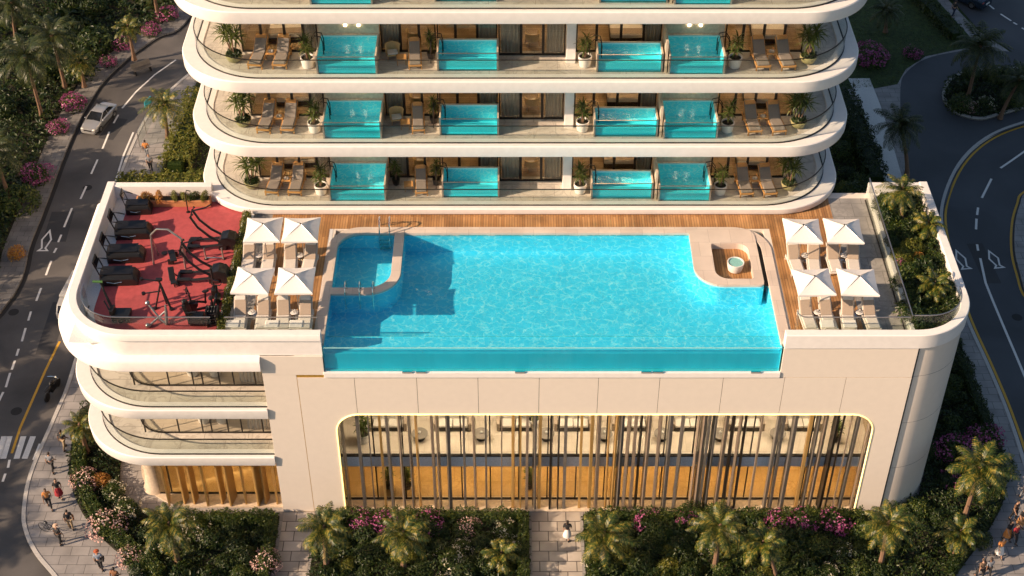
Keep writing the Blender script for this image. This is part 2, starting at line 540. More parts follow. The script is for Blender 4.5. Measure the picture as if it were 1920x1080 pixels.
M['whiteflower'] = leaf_mat('cream blossoms', (0.5, 0.45, 0.33), (0.62, 0.56, 0.42), (0.75, 0.70, 0.56), 0.3)
M['orange'] = leaf_mat('orange leaves', (0.30, 0.10, 0.02), (0.45, 0.20, 0.04), (0.55, 0.33, 0.06), 0.3)
M['bark'] = mat('palm bark', (0.17, 0.10, 0.06), 0.85, var=0.35, nscale=8, bump=0.5)
M['canvas'] = mat('parasol canvas', (0.80, 0.755, 0.71), 0.75, var=0.03, nscale=2)
M['cushion'] = mat('taupe cushion', (0.36, 0.285, 0.22), 0.85, var=0.1, nscale=6, bump=0.15)
M['cushion_light'] = mat('light cushion', (0.62, 0.57, 0.51), 0.85, var=0.08, nscale=5, bump=0.15)
M['cushion_grey'] = mat('grey cushion', (0.21, 0.185, 0.16), 0.85, var=0.12, nscale=6, bump=0.15)
M['wood'] = mat('teak', (0.48, 0.25, 0.085), 0.45, var=0.25, nscale=(2, 14, 14))
M['rattan'] = mat('rattan', (0.55, 0.38, 0.17), 0.6, var=0.3, nscale=18, bump=0.4)
M['pot_white'] = mat('white pot glaze', (0.74, 0.71, 0.67), 0.35, var=0.05)
M['pot_green'] = mat('olive pot glaze', (0.32, 0.29, 0.14), 0.35, var=0.15)
M['black'] = mat('black rubber', (0.012, 0.011, 0.011), 0.35, var=0.2)
M['blackmetal'] = mat('black powder coat', (0.02, 0.019, 0.02), 0.3, 0.4)
M['steel'] = mat('brushed steel', (0.45, 0.43, 0.41), 0.3, 0.9)
M['screen'] = mat('dark display', (0.01, 0.01, 0.012), 0.1)
M['fin'] = mat('bronze fin', (0.30, 0.235, 0.18), 0.38, 0.45, var=0.15, nscale=1.5)
M['fin_grey'] = mat('grey bronze fin', (0.17, 0.155, 0.14), 0.38, 0.45, var=0.15, nscale=1.5)
M['fin_gold_lit'] = mat('gold and lit fin', (0.50, 0.31, 0.11), 0.35, 0.45, var=0.1, nscale=1.5)
M['spandrel'] = mat('blue grey spandrel metal', (0.62, 0.70, 0.80), 0.4, 0.0)
M['led'] = mat('lit edge strip', (1, 0.85, 0.4), 0.4, emit=(1.0, 0.70, 0.22), estr=1.15)
M['lamp'] = mat('warm ceiling lamp', (1, 0.8, 0.5), 0.4, emit=(1.0, 0.64, 0.32), estr=22.0)
M['lamp_room'] = mat('room ceiling lamp', (1, 0.85, 0.6), 0.4, emit=(1.0, 0.68, 0.38), estr=18.0)
M['lamp_soft'] = mat('soft ceiling lamp', (1, 0.9, 0.7), 0.4, emit=(1.0, 0.80, 0.58), estr=24.0)
M['lamp_dim'] = mat('dim ceiling lamp', (1, 0.9, 0.75), 0.4, emit=(1.0, 0.78, 0.5), estr=4.0)
M['sconce'] = mat('lit wall lamp', (1, 0.9, 0.7), 0.4, emit=(1.0, 0.80, 0.48), estr=5.0)
M['amber_floor'] = tile_mat('amber lobby floor', (0.52, 0.36, 0.155), (0.60, 0.42, 0.19), (0.34, 0.22, 0.09), 2.2, 1.1, 0.01, 0.3, bump=0.05, stain=0.25, vein=(0.40, 0.26, 0.10))
M['lounge_floor'] = tile_mat('lounge floor', (0.62, 0.54, 0.45), (0.68, 0.59, 0.49), (0.40, 0.34, 0.28), 2.4, 1.2, 0.008, 0.3, bump=0.05, stain=0.15)
M['room_floor'] = tile_mat('oak floor', (0.36, 0.25, 0.14), (0.50, 0.37, 0.23), (0.14, 0.09, 0.05), 1.6, 0.2, 0.008, 0.35, bump=0.1, stain=0.5)
M['room_wall'] = mat('room wall', (0.50, 0.39, 0.27), 0.7, var=0.1)
M['curtain'] = mat('grey curtain', (0.60, 0.54, 0.48), 0.85, var=0.12, nscale=(12, 12, 1))
M['stone_cream'] = mat('cream stone', (0.56, 0.46, 0.35), 0.4, var=0.15, nscale=1.2)
# ------------------------------------------------------------------ ground, roads, pavements
def S(o, kind='structure'):
    o['kind'] = kind
    return o

def P2(px, z=0.0):
    return [tuple(at(x, y, z)[:2]) for x, y in px]

def ribbon(path, w, z, name, m, off=0.0):
    """A painted line laid along a path."""
    b = MB().sweep(path, [(off - w / 2, z), (off + w / 2, z)])
    return b.build(name, m)

b = MB(); b.sheet([(-900, -400), (900, -400), (900, 1500), (-900, 1500)], -0.06)
S(b.build('ground', M['lawn']))

# left street: gutter line on its far side, kerb of the hotel block on the near side
left_far = spline([(-26.0, 62.0)] + P2([(345, 48), (300, 70), (262, 95), (225, 125), (195, 155), (165, 200), (140, 250), (115, 310), (97, 360), (60, 455), (0, 590)]) + [(-40.0, 2.0), (-41.5, -14.0), (-42, -40)], 5)
left_near = spline([(-24.2, -40), (-22.0, -14), (-22.3, -7.5)] + P2([(115, 1090), (75, 1040), (55, 1000), (50, 960)]) + [(-27.5, 3.0), (-27.2, 7.5), (-27.04, 11.3), (-27.5, 22.0), (-28.2, 30.0), (-28.14, 35.3), (-27.6, 40), (-25.5, 45.6), (-21.5, 51), (-14, 57), (-6, 62)], 5)
ring = spline([(28.8, -40), (29.2, -14), (29.6, 0.0)] + P2([(1900, 800), (1860, 700), (1815, 600)]) + [(29.5, 20.0)] + P2([(1770, 440), (1770, 380), (1800, 310), (1850, 262), (1920, 233)]) + [(44.0, 40.3), (54, 41), (80, 41)], 5)

b = MB(); b.sheet(left_far + left_near + [(-14, 70)], 0.0)
S(b.build('left_street', M['asphalt']))
b = MB(); b.sheet(ring + [(120, 41), (120, -40)], 0.0)
S(b.build('right_street', M['asphalt_new']))
b = MB(); b.sheet(P2([(1775, -12), (1830, 50), (1920, 112), (2050, 190), (2300, 190), (2300, -300), (1560, -300)]), 0.0)
S(b.build('back_street', M['asphalt_new']))

block = left_near + [(-6, 66), (40, 66)] + P2([(1770, -6), (1826, 54), (1920, 118), (2050, 196)]) + ring[::-1][0:1] + ring[::-1]
b = MB(); b.prism(block, -0.05, 0.12)
S(b.build('pavement', M['paving']))
kb = MB()
kb.sweep(left_near, [(-0.02, 0.0), (-0.02, 0.145), (-0.24, 0.145), (-0.24, 0.1)], closed_prof=True)
kb.sweep(ring, [(0.02, 0.0), (0.02, 0.145), (-0.2, 0.145), (-0.2, 0.1)], closed_prof=True)
S(kb.build('kerb', M['kerb']))
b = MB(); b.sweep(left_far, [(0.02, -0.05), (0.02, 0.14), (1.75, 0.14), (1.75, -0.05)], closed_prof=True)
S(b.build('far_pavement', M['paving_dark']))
b = MB(); b.sweep(left_far, [(0.015, 0.005), (-0.28, 0.005)])
S(b.build('street_gutter', M['drain']))

mk = MB()                                              # white paint
def dash(px, w=0.14):
    mk.sweep(P2(px, 0.006), [(-w / 2, 0.006), (w / 2, 0.006)])
for px in ([(330, 112), (290, 140), (255, 172), (229, 203)], [(222, 215), (213, 231)], [(205, 247), (192, 279)], [(183, 299), (171, 326)], [(162, 349), (151, 373)],
           [(135, 390), (120, 426)], [(115, 440), (109, 454)], [(106, 465), (101, 474)], [(96, 489), (86, 516)], [(77, 540), (68, 564)], [(58, 584), (53, 601)],
           [(48, 615), (41, 640)], [(35, 654), (31, 667)], [(28, 676), (22, 693)], [(19, 699), (11, 726)], [(6, 735), (-2, 752)],
           [(18, 862), (15, 877)], [(10, 888), (5, 903)], [(250, 248), (232, 290), (215, 345), (208, 368)]):
    dash(px)
for i, (a, c) in enumerate([((-30, 818), (-42, 860)), ((-8, 818), (-20, 860)), ((8, 818), (-4, 860)), ((18, 818), (6, 860)), ((44, 818), (31, 860)), ((62, 818), (46, 860)), ((78, 832), (66, 862)), ((99, 822), (84, 860))]):
    dash([a, c], 0.34)
for px in ([(1922, 283), (1898, 300), (1876, 315)], [(1859, 335), (1848, 357), (1841, 371)], [(1834, 389), (1832, 403)], [(1831, 410), (1830, 430)],
           [(1832, 458), (1834, 470)], [(1838, 484), (1848, 530), (1862, 565), (1886, 622), (1904, 664), (1925, 714), (1960, 800)]):
    dash(px, 0.16)
for px in ([(1848, 4), (1864, 17)], [(1876, 26), (1896, 39)], [(1900, 42), (1907, 46)], [(1916, 52), (1930, 61)]):
    dash(px, 0.16)
def road_arrow(px, py, dx, dy, L=3.4, k=0.75):
    """Outlined straight-on arrow on the road."""
    o = at(px, py, 0); d = Vector((dx, dy, 0)).normalized(); n = Vector((-d.y, d.x, 0))
    pts = [(-0.42, 0), (0.42, 0), (0.16, 0.35), (0.42, L * 0.55), (0, L), (-0.42, L * 0.55), (-0.16, 0.35)]
    q = [o + n * a * k + d * c * k for a, c in pts]
    q = [(p.x, p.y) for p in q]
    mk.sweep(q, [(-0.06, 0.006), (0.06, 0.006)], closed_path=True)
road_arrow(80, 470, -0.02, 1.0, 2.9); road_arrow(1812, 504, -0.12, 1, 2.6); road_arrow(1874, 502, -0.15, 1, 2.4)
S(mk.build('road_markings', M['paint']))
yl = MB()
def yline(path, w=0.13, off=0.0):
    yl.sweep(path, [(off - w / 2, 0.006), (off + w / 2, 0.006)])
yline(P2([(112, 640), (85, 695), (60, 752), (38, 802), (22, 850)]), 0.15)
yline([p for p in left_near if -9 < p[1] < 14], 0.14, 0.2)
yline([p for p in ring if p[1] > -30 and p[0] < 60], 0.16, 0.22)
S(yl.build('yellow_road_lines', M['yellow']))

# drive, island, lawn, white path on the right
b = MB(); b.prism(spline(P2([(1640, 60), (1688, 165), (1700, 137), (1735, 113), (1790, 100), (1850, 96), (2000, 118), (2040, 200), (1960, 222), (1850, 262), (1800, 310), (1775, 380), (1745, 470), (1700, 420), (1700, 330), (1690, 250)][1:]), 4, closed=True), 0.1, 0.126)
S(b.build('drive', M['asphalt_new']))
isl_out = spline(P2([(1766, 178), (1782, 148), (1830, 132), (1920, 130), (2000, 150), (1985, 190), (1920, 205), (1880, 216), (1840, 226), (1802, 219), (1776, 202)], 0.126), 5, closed=True)
b = MB(); b.sweep(isl_out, [(0.25, 0.12), (0.25, 0.30), (0.0, 0.30), (0.0, 0.12)], closed_path=True, closed_prof=True)
S(b.build('island_kerb', M['kerb']))
b = MB(); b.prism(isl_out, 0.1, 0.24)
S(b.build('island_soil', M['soil']))
LAWN_R = P2([(1500, -80), (1720, -50), (1745, -10), (1800, 52), (1835, 90), (1790, 96), (1735, 108), (1698, 132), (1682, 160), (1640, 168), (1560, 170)])
b = MB(); b.prism(LAWN_R, 0.1, 0.15); S(b.build('lawn', M['lawn']))
b = MB(); b.prism(P2([(1590, 150), (1630, 150), (1650, 200), (1672, 270), (1692, 340), (1660, 348), (1640, 290), (1618, 215)]), 0.1, 0.158)
S(b.build('white_path', mat('pale garden path', (0.66, 0.64, 0.60), 0.6, var=0.1)))
RSTRIP = P2([(1560, 170), (1618, 215), (1640, 290), (1662, 350), (1700, 420), (1640, 420), (1560, 380)])
b = MB(); b.prism(RSTRIP, 0.1, 0.14); S(b.build('rear_right_bed', M['soil']))
isl2 = spline(P2([(1925, 362), (1912, 385), (1903, 420), (1902, 470), (1912, 515), (1930, 560), (1990, 600), (2080, 520), (2080, 400), (1990, 340)], 0.0), 5, closed=True)
b = MB(); b.prism(isl2, -0.05, 0.13); S(b.build('roundabout_pavement', M['paving']))
b = MB(); b.sweep(isl2, [(0.12, 0.006), (0.28, 0.006)], closed_path=True); S(b.build('yellow_roundabout_line', M['yellow']))

# entrance paths and beds in front
b = MB(); b.prism([(1.1, -14), (3.78, -14), (3.78, 0.9), (1.1, 0.9)], 0.1, 0.126); S(b.build('entrance_path', M['paving_path']))
b = MB(); b.prism([(-12.75, -14), (-11.0, -14), (-11.0, 0.0), (-12.75, 0.0)], 0.1, 0.126); S(b.build('side_path', M['paving_path']))
BED_A = spline(P2([(152, 770), (133, 850), (132, 900), (150, 955), (185, 1005), (235, 1050), (290, 1095)]), 4) + [(-17.5, -9), (-12.95, -9), (-12.95, -0.35), (-20.3, -0.35), (-22.2, 1.2), (-22.6, 3.5), (-22.6, 11)]
BED_B = [(-10.85, -9), (0.95, -9), (0.95, -0.25), (-10.85, -0.25)]
BED_C = [(3.95, -9), (20, -9)] + spline(P2([(1770, 1110), (1815, 1050), (1860, 985), (1884, 925), (1876, 850), (1845, 770), (1812, 690), (1800, 640)]), 4) + [(24.2, 13), (23.7, 13), (23.7, 3.0), (22.9, 1.0), (20.5, -0.25), (3.95, -0.25)]
for poly in (BED_A, BED_B, BED_C):
    b = MB(); b.prism(poly, 0.1, 0.2); S(b.build('planting_bed', M['soil']))
# terrace garden behind the roof on the left
BED_L = P2([(395, 365), (212, 365), (232, 335), (300, 335), (318, 285), (345, 225), (372, 150), (420, 150), (420, 365)])
b = MB(); b.prism(BED_L, 0.1, 0.2); S(b.build('rear_left_bed', M['soil']))
# grove on the far side of the left street
GROVE = [(p[0] - 1.7, p[1] + (0.9 if p[1] > 35 else 0)) for p in left_far if p[1] < 60] + [(-75, -40), (-75, 70), (-28, 70)]
b = MB(); b.prism(GROVE, -0.05, 0.1); S(b.build('grove_floor', M['soil']))

# ------------------------------------------------------------------ the hotel
HX0, HX1, HYB = -22.9, 23.4, 12.9
DECK = 12.6
hotel = thing('hotel_building', 'white curved hotel with stepped terraces, rooftop pool podium and finned street front', 'hotel', (0, 0, 0))
def H(mb, name, m, parent=None, smooth=False, bevel=0.0, label=None):
    o = mb.build(name, m, parent or hotel, smooth, bevel)
    if label: o['label'] = label
    return o

# --- podium shell: roof slab, back and side walls, floors
b = MB()
b.prism(rpath([(-22.6, 0.4), (-9.75, 0.4), (-9.75, 9.6), (13.9, 9.6), (13.9, 0.4), (23.0, 0.4), (23.0, HYB), (-22.6, HYB)], [3.2, 0, 0, 0, 0, 3.2, 0.3, 0.3]), 11.2, DECK - 0.01)
H(b, 'roof_slab', M['cream'])
b = MB(); b.bx(-22.5, 23.0, HYB - 0.1, HYB + 0.25, 0.1, 12.5); H(b, 'rear_wall', M['cream'])
b = MB(); b.bx(-12.7, 19.7, 8.6, 8.8, 0.12, 7.9); b.bx(-12.7, -12.4, 1.2, 8.6, 0.12, 11.1); b.bx(19.7, 20.0, 0.6, 8.6, 0.12, 10.5)
H(b, 'inner_wall', M['room_wall'])
b = MB(); b.bx(-9.6, 19.6, 0.45, 0.6, 7.9, 10.5); b.bx(-12.3, 20.2, 0.5, 9.5, 7.95, 8.2); H(b, 'lounge_ceiling', M['white'])

# --- front cladding
ZT, ZO = 10.52, 7.86
OX0, OX1 = -9.28, 19.1
def arc(cx, cy, r, a0, a1, n=10):
    return [(cx + r * math.cos(R(a0 + (a1 - a0) * k / n)), cy + r * math.sin(R(a0 + (a1 - a0) * k / n))) for k in range(n + 1)]
def wall_poly(poly, y0, y1, mb):
    n = len(poly)
    vs = [(p[0], y0, p[1]) for p in poly] + [(p[0], y1, p[1]) for p in poly]
    fs = [tuple(range(n)), tuple(range(2 * n - 1, n - 1, -1))] + [(i, i + n, (i + 1) % n + n, (i + 1) % n) for i in range(n)]
    mb.add(vs, fs)
seams = [-8.1, -4.9, -1.75, 1.4, 4.45, 7.6, 10.85, 14.0, 17.15]
RO = 1.25
b = MB()
lp = [(-11.02, 0.1), (OX0, 0.1), (OX0, ZO - RO)] + arc(OX0 + RO, ZO - RO, RO, 180, 90)[1:] + [(seams[0] - 0.012, ZO), (seams[0] - 0.012, ZT), (-11.02, ZT)]
wall_poly(lp, 0.0, 0.42, b)
rp = [(20.5, 0.1), (20.5, ZT), (seams[-1] + 0.012, ZT), (seams[-1] + 0.012, ZO), (OX1 - RO, ZO)] + arc(OX1 - RO, ZO - RO, RO, 90, 0)[1:] + [(OX1, 0.1)]
wall_poly(rp, 0.0, 0.42, b)
for a, c in zip(seams[:-1], seams[1:]):
    wall_poly([(a + 0.012, ZO), (c - 0.012, ZO), (c - 0.012, ZT), (a + 0.012, ZT)], 0.0, 0.42, b)
H(b, 'front_cladding', M['cream'], bevel=0.008)
b = MB(); b.bx(-11.5, 20.3, 0.05, 0.38, ZO + 0.03, ZT - 0.02); H(b, 'cladding_joint', M['seam'])
b = MB(); b.bx(-12.78, -11.05, 0.02, 1.25, 0.1, 12.02); b.bx(-12.78, -9.6, 0.0, 0.5, 10.72, 12.02)
H(b, 'corner_pier', M['cream'], bevel=0.01)
b = MB(); b.bx(-11.05, -11.02, 0.03, 0.4, 0.1, 12.0); b.bx(-11.02, -9.6, 0.03, 0.4, ZT, 10.72)
b.bx(-9.6, 20.5, 0.03, 0.4, ZT + 0.0, ZT + 0.03)
H(b, 'brass_joint', mat('brass joint', (0.55, 0.33, 0.07), 0.35, 0.6))
b = MB(); b.bx(-9.62, 13.72, -0.07, 0.45, ZT + 0.06, 10.93); H(b, 'pool_ledge', M['white'], bevel=0.02)
for i in range(6):
    pass
b = MB()
for x in (-5.6, -4.9, 0.15, 6.6, 7.2, 12.2):
    b.bx(x, x + 0.5, -0.1, -0.02, 10.93, 11.02)
H(b, 'ledge_light', M['chrome'])
b = MB(); b.bx(13.72, 20.5, 0.0, 0.42, ZT + 0.03, 12.62); H(b, 'front_cladding', M['cream'], bevel=0.01)
# glowing strip round the opening
b = MB()
edge = [(OX0, 0.14), (OX0, ZO - RO)] + arc(OX0 + RO, ZO - RO, RO, 180, 90)[1:] + arc(OX1 - RO, ZO - RO, RO, 90, 0) + [(OX1, 0.14)]
b.tube([(p[0], -0.015, p[1]) for p in edge], 0.034, 6)
H(b, 'led_strip', M['led'])
# rounded right corner in three lifts
pth = rpath([(20.6, 0.12), (23.42, 0.12), (23.42, HYB)], [0, 2.9, 0], 14, closed=False)
b = MB()
for z0, z1 in ((0.1, 3.58), (3.6, 7.08), (7.1, 10.5), (10.52, 12.62)):
    b.sweep(pth, [(0, z0), (0, z1)])
H(b, 'corner_wall', M['cream'], smooth=True)
b = MB(); b.sweep(pth, [(-0.03, 0.15), (-0.03, 12.5)]); H(b, 'corner_joint', M['seam'])

# --- parapet in two pieces either side of the pool
pl = rpath([(HX0, HYB), (HX0, 0.0), (-9.6, 0.0)], [0, 3.6, 0], 16, closed=False)
pprof = [(-0.42, 12.3), (-0.42, 13.46), (-0.38, 13.5), (0.0, 13.5), (0.03, 13.46), (0.03, 13.08), (-0.07, 13.03), (-0.07, 12.04), (-0.42, 12.04)]
b = MB(); b.sweep(pl, pprof, closed_prof=True); H(b, 'parapet', M['white'], smooth=True)
pll = rpath([(-23.55, HYB), (-23.55, 0.0), (-12.78, 0.0)], [0, 3.9, 0], 16, closed=False)
lip = [(-1.0, 12.05), (-0.07, 12.05), (0.20, 11.9), (0.27, 11.8), (0.25, 11.2), (0.18, 11.12), (-1.0, 11.12)]
b = MB(); b.sweep(pll, lip, closed_prof=True); H(b, 'roof_lip', M['white'], smooth=True)
pr = rpath([(13.72, 0.0), (HX1 + 0.08, 0.0), (HX1 + 0.08, HYB)], [0, 3.1, 0], 16, closed=False)
b = MB(); b.sweep(pr, [(-0.42, 12.3), (-0.42, 13.46), (-0.38, 13.5), (0.02, 13.5), (0.06, 13.46), (0.06, 12.62), (-0.42, 12.62)], closed_prof=True)
H(b, 'parapet', M['white'], smooth=True)
for q in ((HX0 + 0.2, -17.0), (20.2, HX1)):
    b = MB(); b.bx(q[0], q[1], HYB - 0.4, HYB, 12.3, 13.45); H(b, 'rear_parapet', M['white'], bevel=0.02)

# --- left corner balconies
SLABX = -12.78
for k, zf in enumerate((8.27, 4.67)):
    out = rpath([(-23.6, 9.0), (-23.6, -0.12), (SLABX, -0.12), (SLABX, 9.0)], [0, 4.0, 0, 0], 16)
    b = MB(); b.sweep(out, [(-0.3, zf), (-0.04, zf), (0.0, zf - 0.05), (-0.02, zf - 0.64), (-0.1, zf - 0.74), (-0.6, zf - 0.74)], closed_path=True, caps=True)
    H(b, 'balcony_slab', M['white'], smooth=True)
    b = MB(); b.sheet(rpath([(-22.6, 8.8), (-22.6, 0.3), (SLABX - 0.02, 0.3), (SLABX - 0.02, 8.8)], [0, 3.6, 0, 0], 14), zf + 0.006); H(b, 'balcony_floor', M['marble'])
    gp = rpath([(-22.85, 8.5), (-22.85, 0.12), (SLABX - 0.01, 0.12)], [0, 4.0, 0], 16, closed=False)
    b = MB(); b.sweep(gp, [(-0.32, zf + 0.004), (-0.32, zf + 0.07), (-0.04, zf + 0.07), (-0.04, zf + 0.004)], closed_prof=True); H(b, 'balcony_curb', M['white'])
    b = MB(); b.sweep(gp, [(0.006, zf), (0.006, zf + 1.15), (-0.006, zf + 1.15), (-0.006, zf)], closed_prof=True)
    g = H(b, 'balcony_railing', M['glass'], smooth=True)
    b = MB(); b.sweep(gp, [(0.03, zf + 1.15), (0.03, zf + 1.2), (-0.03, zf + 1.2), (-0.03, zf + 1.15)], closed_prof=True)
    b.sweep(gp, [(0.03, zf + 0.003), (0.03, zf + 0.05), (-0.03, zf + 0.05), (-0.03, zf + 0.003)], closed_prof=True)
    b.build('handrail', M['rail'], g)
    # window wall with a rounded corner
    wp = rpath([(-20.6, 8.5), (-20.6, 1.72), (SLABX, 1.72)], [0, 1.5, 0], 8, closed=False)
    b = MB(); b.sweep(wp, [(0.03, zf + 0.01), (0.03, zf + 0.09), (-0.03, zf + 0.09), (-0.03, zf + 0.01)], closed_prof=True)
    b.sweep(wp, [(0.03, zf + 2.78), (0.03, zf + 2.86), (-0.03, zf + 2.86), (-0.03, zf + 2.78)], closed_prof=True)
    for x in (-20.05, -18.2, -16.9, -16.4, -15.5, -14.75, -13.6):
        b.bx(x - 0.035, x + 0.035, 1.69, 1.75, zf + 0.09, zf + 2.78)
    w = H(b, 'window_wall', M['dark'])
    b = MB(); b.sweep(wp, [(0, zf + 0.08), (0, zf + 2.78)]); b.build('pane', M['window'], w)
    b = MB(); b.bx(-20.4, SLABX, 6.2, 6.4, zf, zf + 2.86); H(b, 'room_wall', M['room_wall'])
    b = MB(); b.sheet([(-20.3, 1.9), (SLABX, 1.9), (SLABX, 6.2), (-20.3, 6.2)], zf + 0.012); H(b, 'room_floor', M['lounge_floor'])
    b = MB(); b.bx(-19.5, -13.5, 3.4, 3.6, zf + 2.80, zf + 2.84); H(b, 'ceiling_lamp', M['lamp_dim'])
    cz = MB()
    xs = [-14.5 + 0.05 * i for i in range(33)]
    pts = [(x, 2.0 + 0.05 * math.sin(i * 1.6)) for i, x in enumerate(xs)]
    cz.sweep(pts, [(0, zf + 0.03), (0, zf + 2.75)]); H(cz, 'curtain', M['curtain'], smooth=True)
# ground floor behind the balconies
b = MB(); b.prism(rpath([(-21.4, 9), (-21.4, 0.3), (SLABX, 0.3), (SLABX, 9)], [0, 3.6, 0, 0], 14), 0.1, 0.22); H(b, 'plinth', M['stone_cream'])
b = MB(); b.sheet([(-20.0, 1.4), (SLABX, 1.4), (SLABX, 8.5), (-20.0, 8.5)], 0.228); H(b, 'shop_floor', M['amber_floor'])
b = MB(); b.bx(-20.3, SLABX, 6.8, 7.0, 0.2, 3.9); b.bx(-20.4, -20.2, 2.4, 7.0, 0.2, 3.9); H(b, 'shop_wall', M['room_wall'])
b = MB(); b.bx(-19.8, -13.2, 2.2, 2.4, 3.80, 3.86); H(b, 'ceiling_lamp', M['lamp'])
b = MB(); b.lathe([(0.75, 0.2), (0.62, 0.5), (0.5, 1.4), (0.52, 2.6), (0.7, 3.4), (0.95, 3.9)], 24, (-20.2, 1.9, 0)); H(b, 'round_column', M['stone_cream'], smooth=True)
b = MB()
for x in (-19.2, -17.3, -15.6, -14.2):
    b.bx(x - 0.04, x + 0.04, 1.25, 1.33, 0.23, 3.9)
b.bx(-19.9, SLABX, 1.25, 1.33, 0.23, 0.3)
w = H(b, 'shop_front', M['dark'])
b = MB(); b.bx(-19.9, SLABX, 1.285, 1.295, 0.3, 3.9); b.build('pane', M['window'], w)
rnd = random.Random(5)
for i, x in enumerate([-19.25, -18.3, -17.75, -17.1, -16.2, -15.65, -14.95, -14.1, -13.75, -13.2]):
    b = MB()
    w_ = 0.85 if i in (0, 3, 5, 7) else 0.55
    b.box((0, 0, 0), (0.11, w_, 3.66), None)
    o = H(b, 'fin', M['fin_gold_lit'], bevel=0.01)
    o.location = (x, 0.72, 2.06)
    o.rotation_euler = (0, 0, R(-14 if i % 3 else 10))

# --- the finned lounge front
b = MB(); b.bx(-12.3, 19.7, 0.0, 1.1, 0.1, 0.2); H(b, 'sill', M['stone_cream'], bevel=0.015)
b = MB(); b.sheet([(-12.3, 1.1), (19.7, 1.1), (19.7, 8.6), (-12.3, 8.6)], 0.206); H(b, 'lobby_floor', M['amber_floor'])
b = MB(); b.bx(-12.3, 19.7, 0.98, 8.6, 3.45, 3.72); H(b, 'lounge_slab', M['white'])
b = MB(); b.sheet([(-12.3, 1.1), (19.7, 1.1), (19.7, 8.6), (-12.3, 8.6)], 3.728); H(b, 'lounge_floor', M['lounge_floor'])
b = MB(); b.bx(-10.2, 19.7, 0.82, 0.97, 2.95, 3.74); H(b, 'spandrel', M['spandrel'], bevel=0.01)
b = MB(); b.bx(-10.2, 19.7, 0.80, 0.98, 3.74, 3.82); b.bx(-10.2, 19.7, 0.86, 0.94, 0.206, 0.29)
xx = -9.1
while xx < 19.5:
    b.bx(xx - 0.035, xx + 0.035, 0.88, 0.93, 3.82, 7.9); b.bx(xx - 0.035, xx + 0.035, 0.88, 0.93, 0.29, 2.95)
    xx += 1.58
w = H(b, 'lounge_glazing', M['dark'])
b = MB(); b.bx(-10.2, 19.7, 0.9, 0.91, 3.82, 7.9); b.bx(-10.2, 19.7, 0.9, 0.91, 0.29, 2.95); b.build('pane', M['window'], w)
b = MB()
for x in range(-8, 20, 3):
    b.bx(x, x + 2.0, 2.4, 2.8, 3.38, 3.445)
H(b, 'ceiling_lamp', M['lamp'])
b = MB()
for x in range(-8, 20, 3):
    b.bx(x, x + 2.2, 2.0, 2.6, 7.86, 7.94)
H(b, 'ceiling_lamp', M['lamp_soft'])
rnd = random.Random(12)
x = OX0 + 0.22
fins = []
while x < OX1 - 0.15:
    fins.append(x)
    x += rnd.choice((0.28, 0.36, 0.55, 0.85, 0.40, 0.62))
for i, x in enumerate(fins):
    top = ZO - 0.02
    if x < OX0 + RO: top = ZO - RO + math.sqrt(max(0.01, RO ** 2 - (OX0 + RO - x) ** 2)) - 0.03
    if x > OX1 - RO: top = ZO - RO + math.sqrt(max(0.01, RO ** 2 - (x - OX1 + RO) ** 2)) - 0.03
    d = rnd.choice((0.26, 0.34, 0.44))
    b = MB(); b.box((0, 0, 0), (rnd.choice((0.07, 0.10, 0.14, 0.17)), d, top - 0.2))
    o = H(b, 'fin', rnd.choice((M['fin'], M['fin_grey'], M['fin'], M['fin_grey'], M['fin'], M['dark'], M['fin_gold_lit'])), bevel=0.008)  # gold picks put the lit look of some fins into their colour
    o.location = (x, 0.32, 0.2 + (top - 0.2) / 2)
    o.rotation_euler = (0, R(rnd.uniform(-0.35, 0.35)), R(rnd.uniform(-22, 22)))

# --- tower
TX0, TX1, TY0, TYB = -17.8, 18.7, 10.9, 50.0  # rear edge set far back to widen the tower's shadow
FL = [13.07, 17.3, 21.4, 25.52, 29.65]
slab_out = rpath([(TX0, TY0), (TX1, TY0), (TX1, TYB), (TX0, TYB)], [3.8, 3.8, 0.5, 0.5], 18)
glass_path = rpath([(-17.1, 40.0), (-17.1, 11.22), (18.0, 11.22), (18.0, 40.0)], [0, 4.0, 4.0, 0], 18, closed=False)
FY = 13.9
BAYS = [(-14.45, -13.35), (-13.35, -12.1), (-12.1, -11.1), (-11.1, -10.35), (-7.0, -5.95), (-5.95, -4.95), (-4.95, -4.05), (-4.0, -3.0), (-3.0, -1.85), (-1.85, -0.78),
        (3.42, 4.5), (4.5, 5.8), (5.8, 7.0), (7.0, 7.95), (11.35, 12.3), (12.3, 13.4), (13.4, 14.5), (14.5, 15.55)]
CURT = {3, 4, 9, 13}
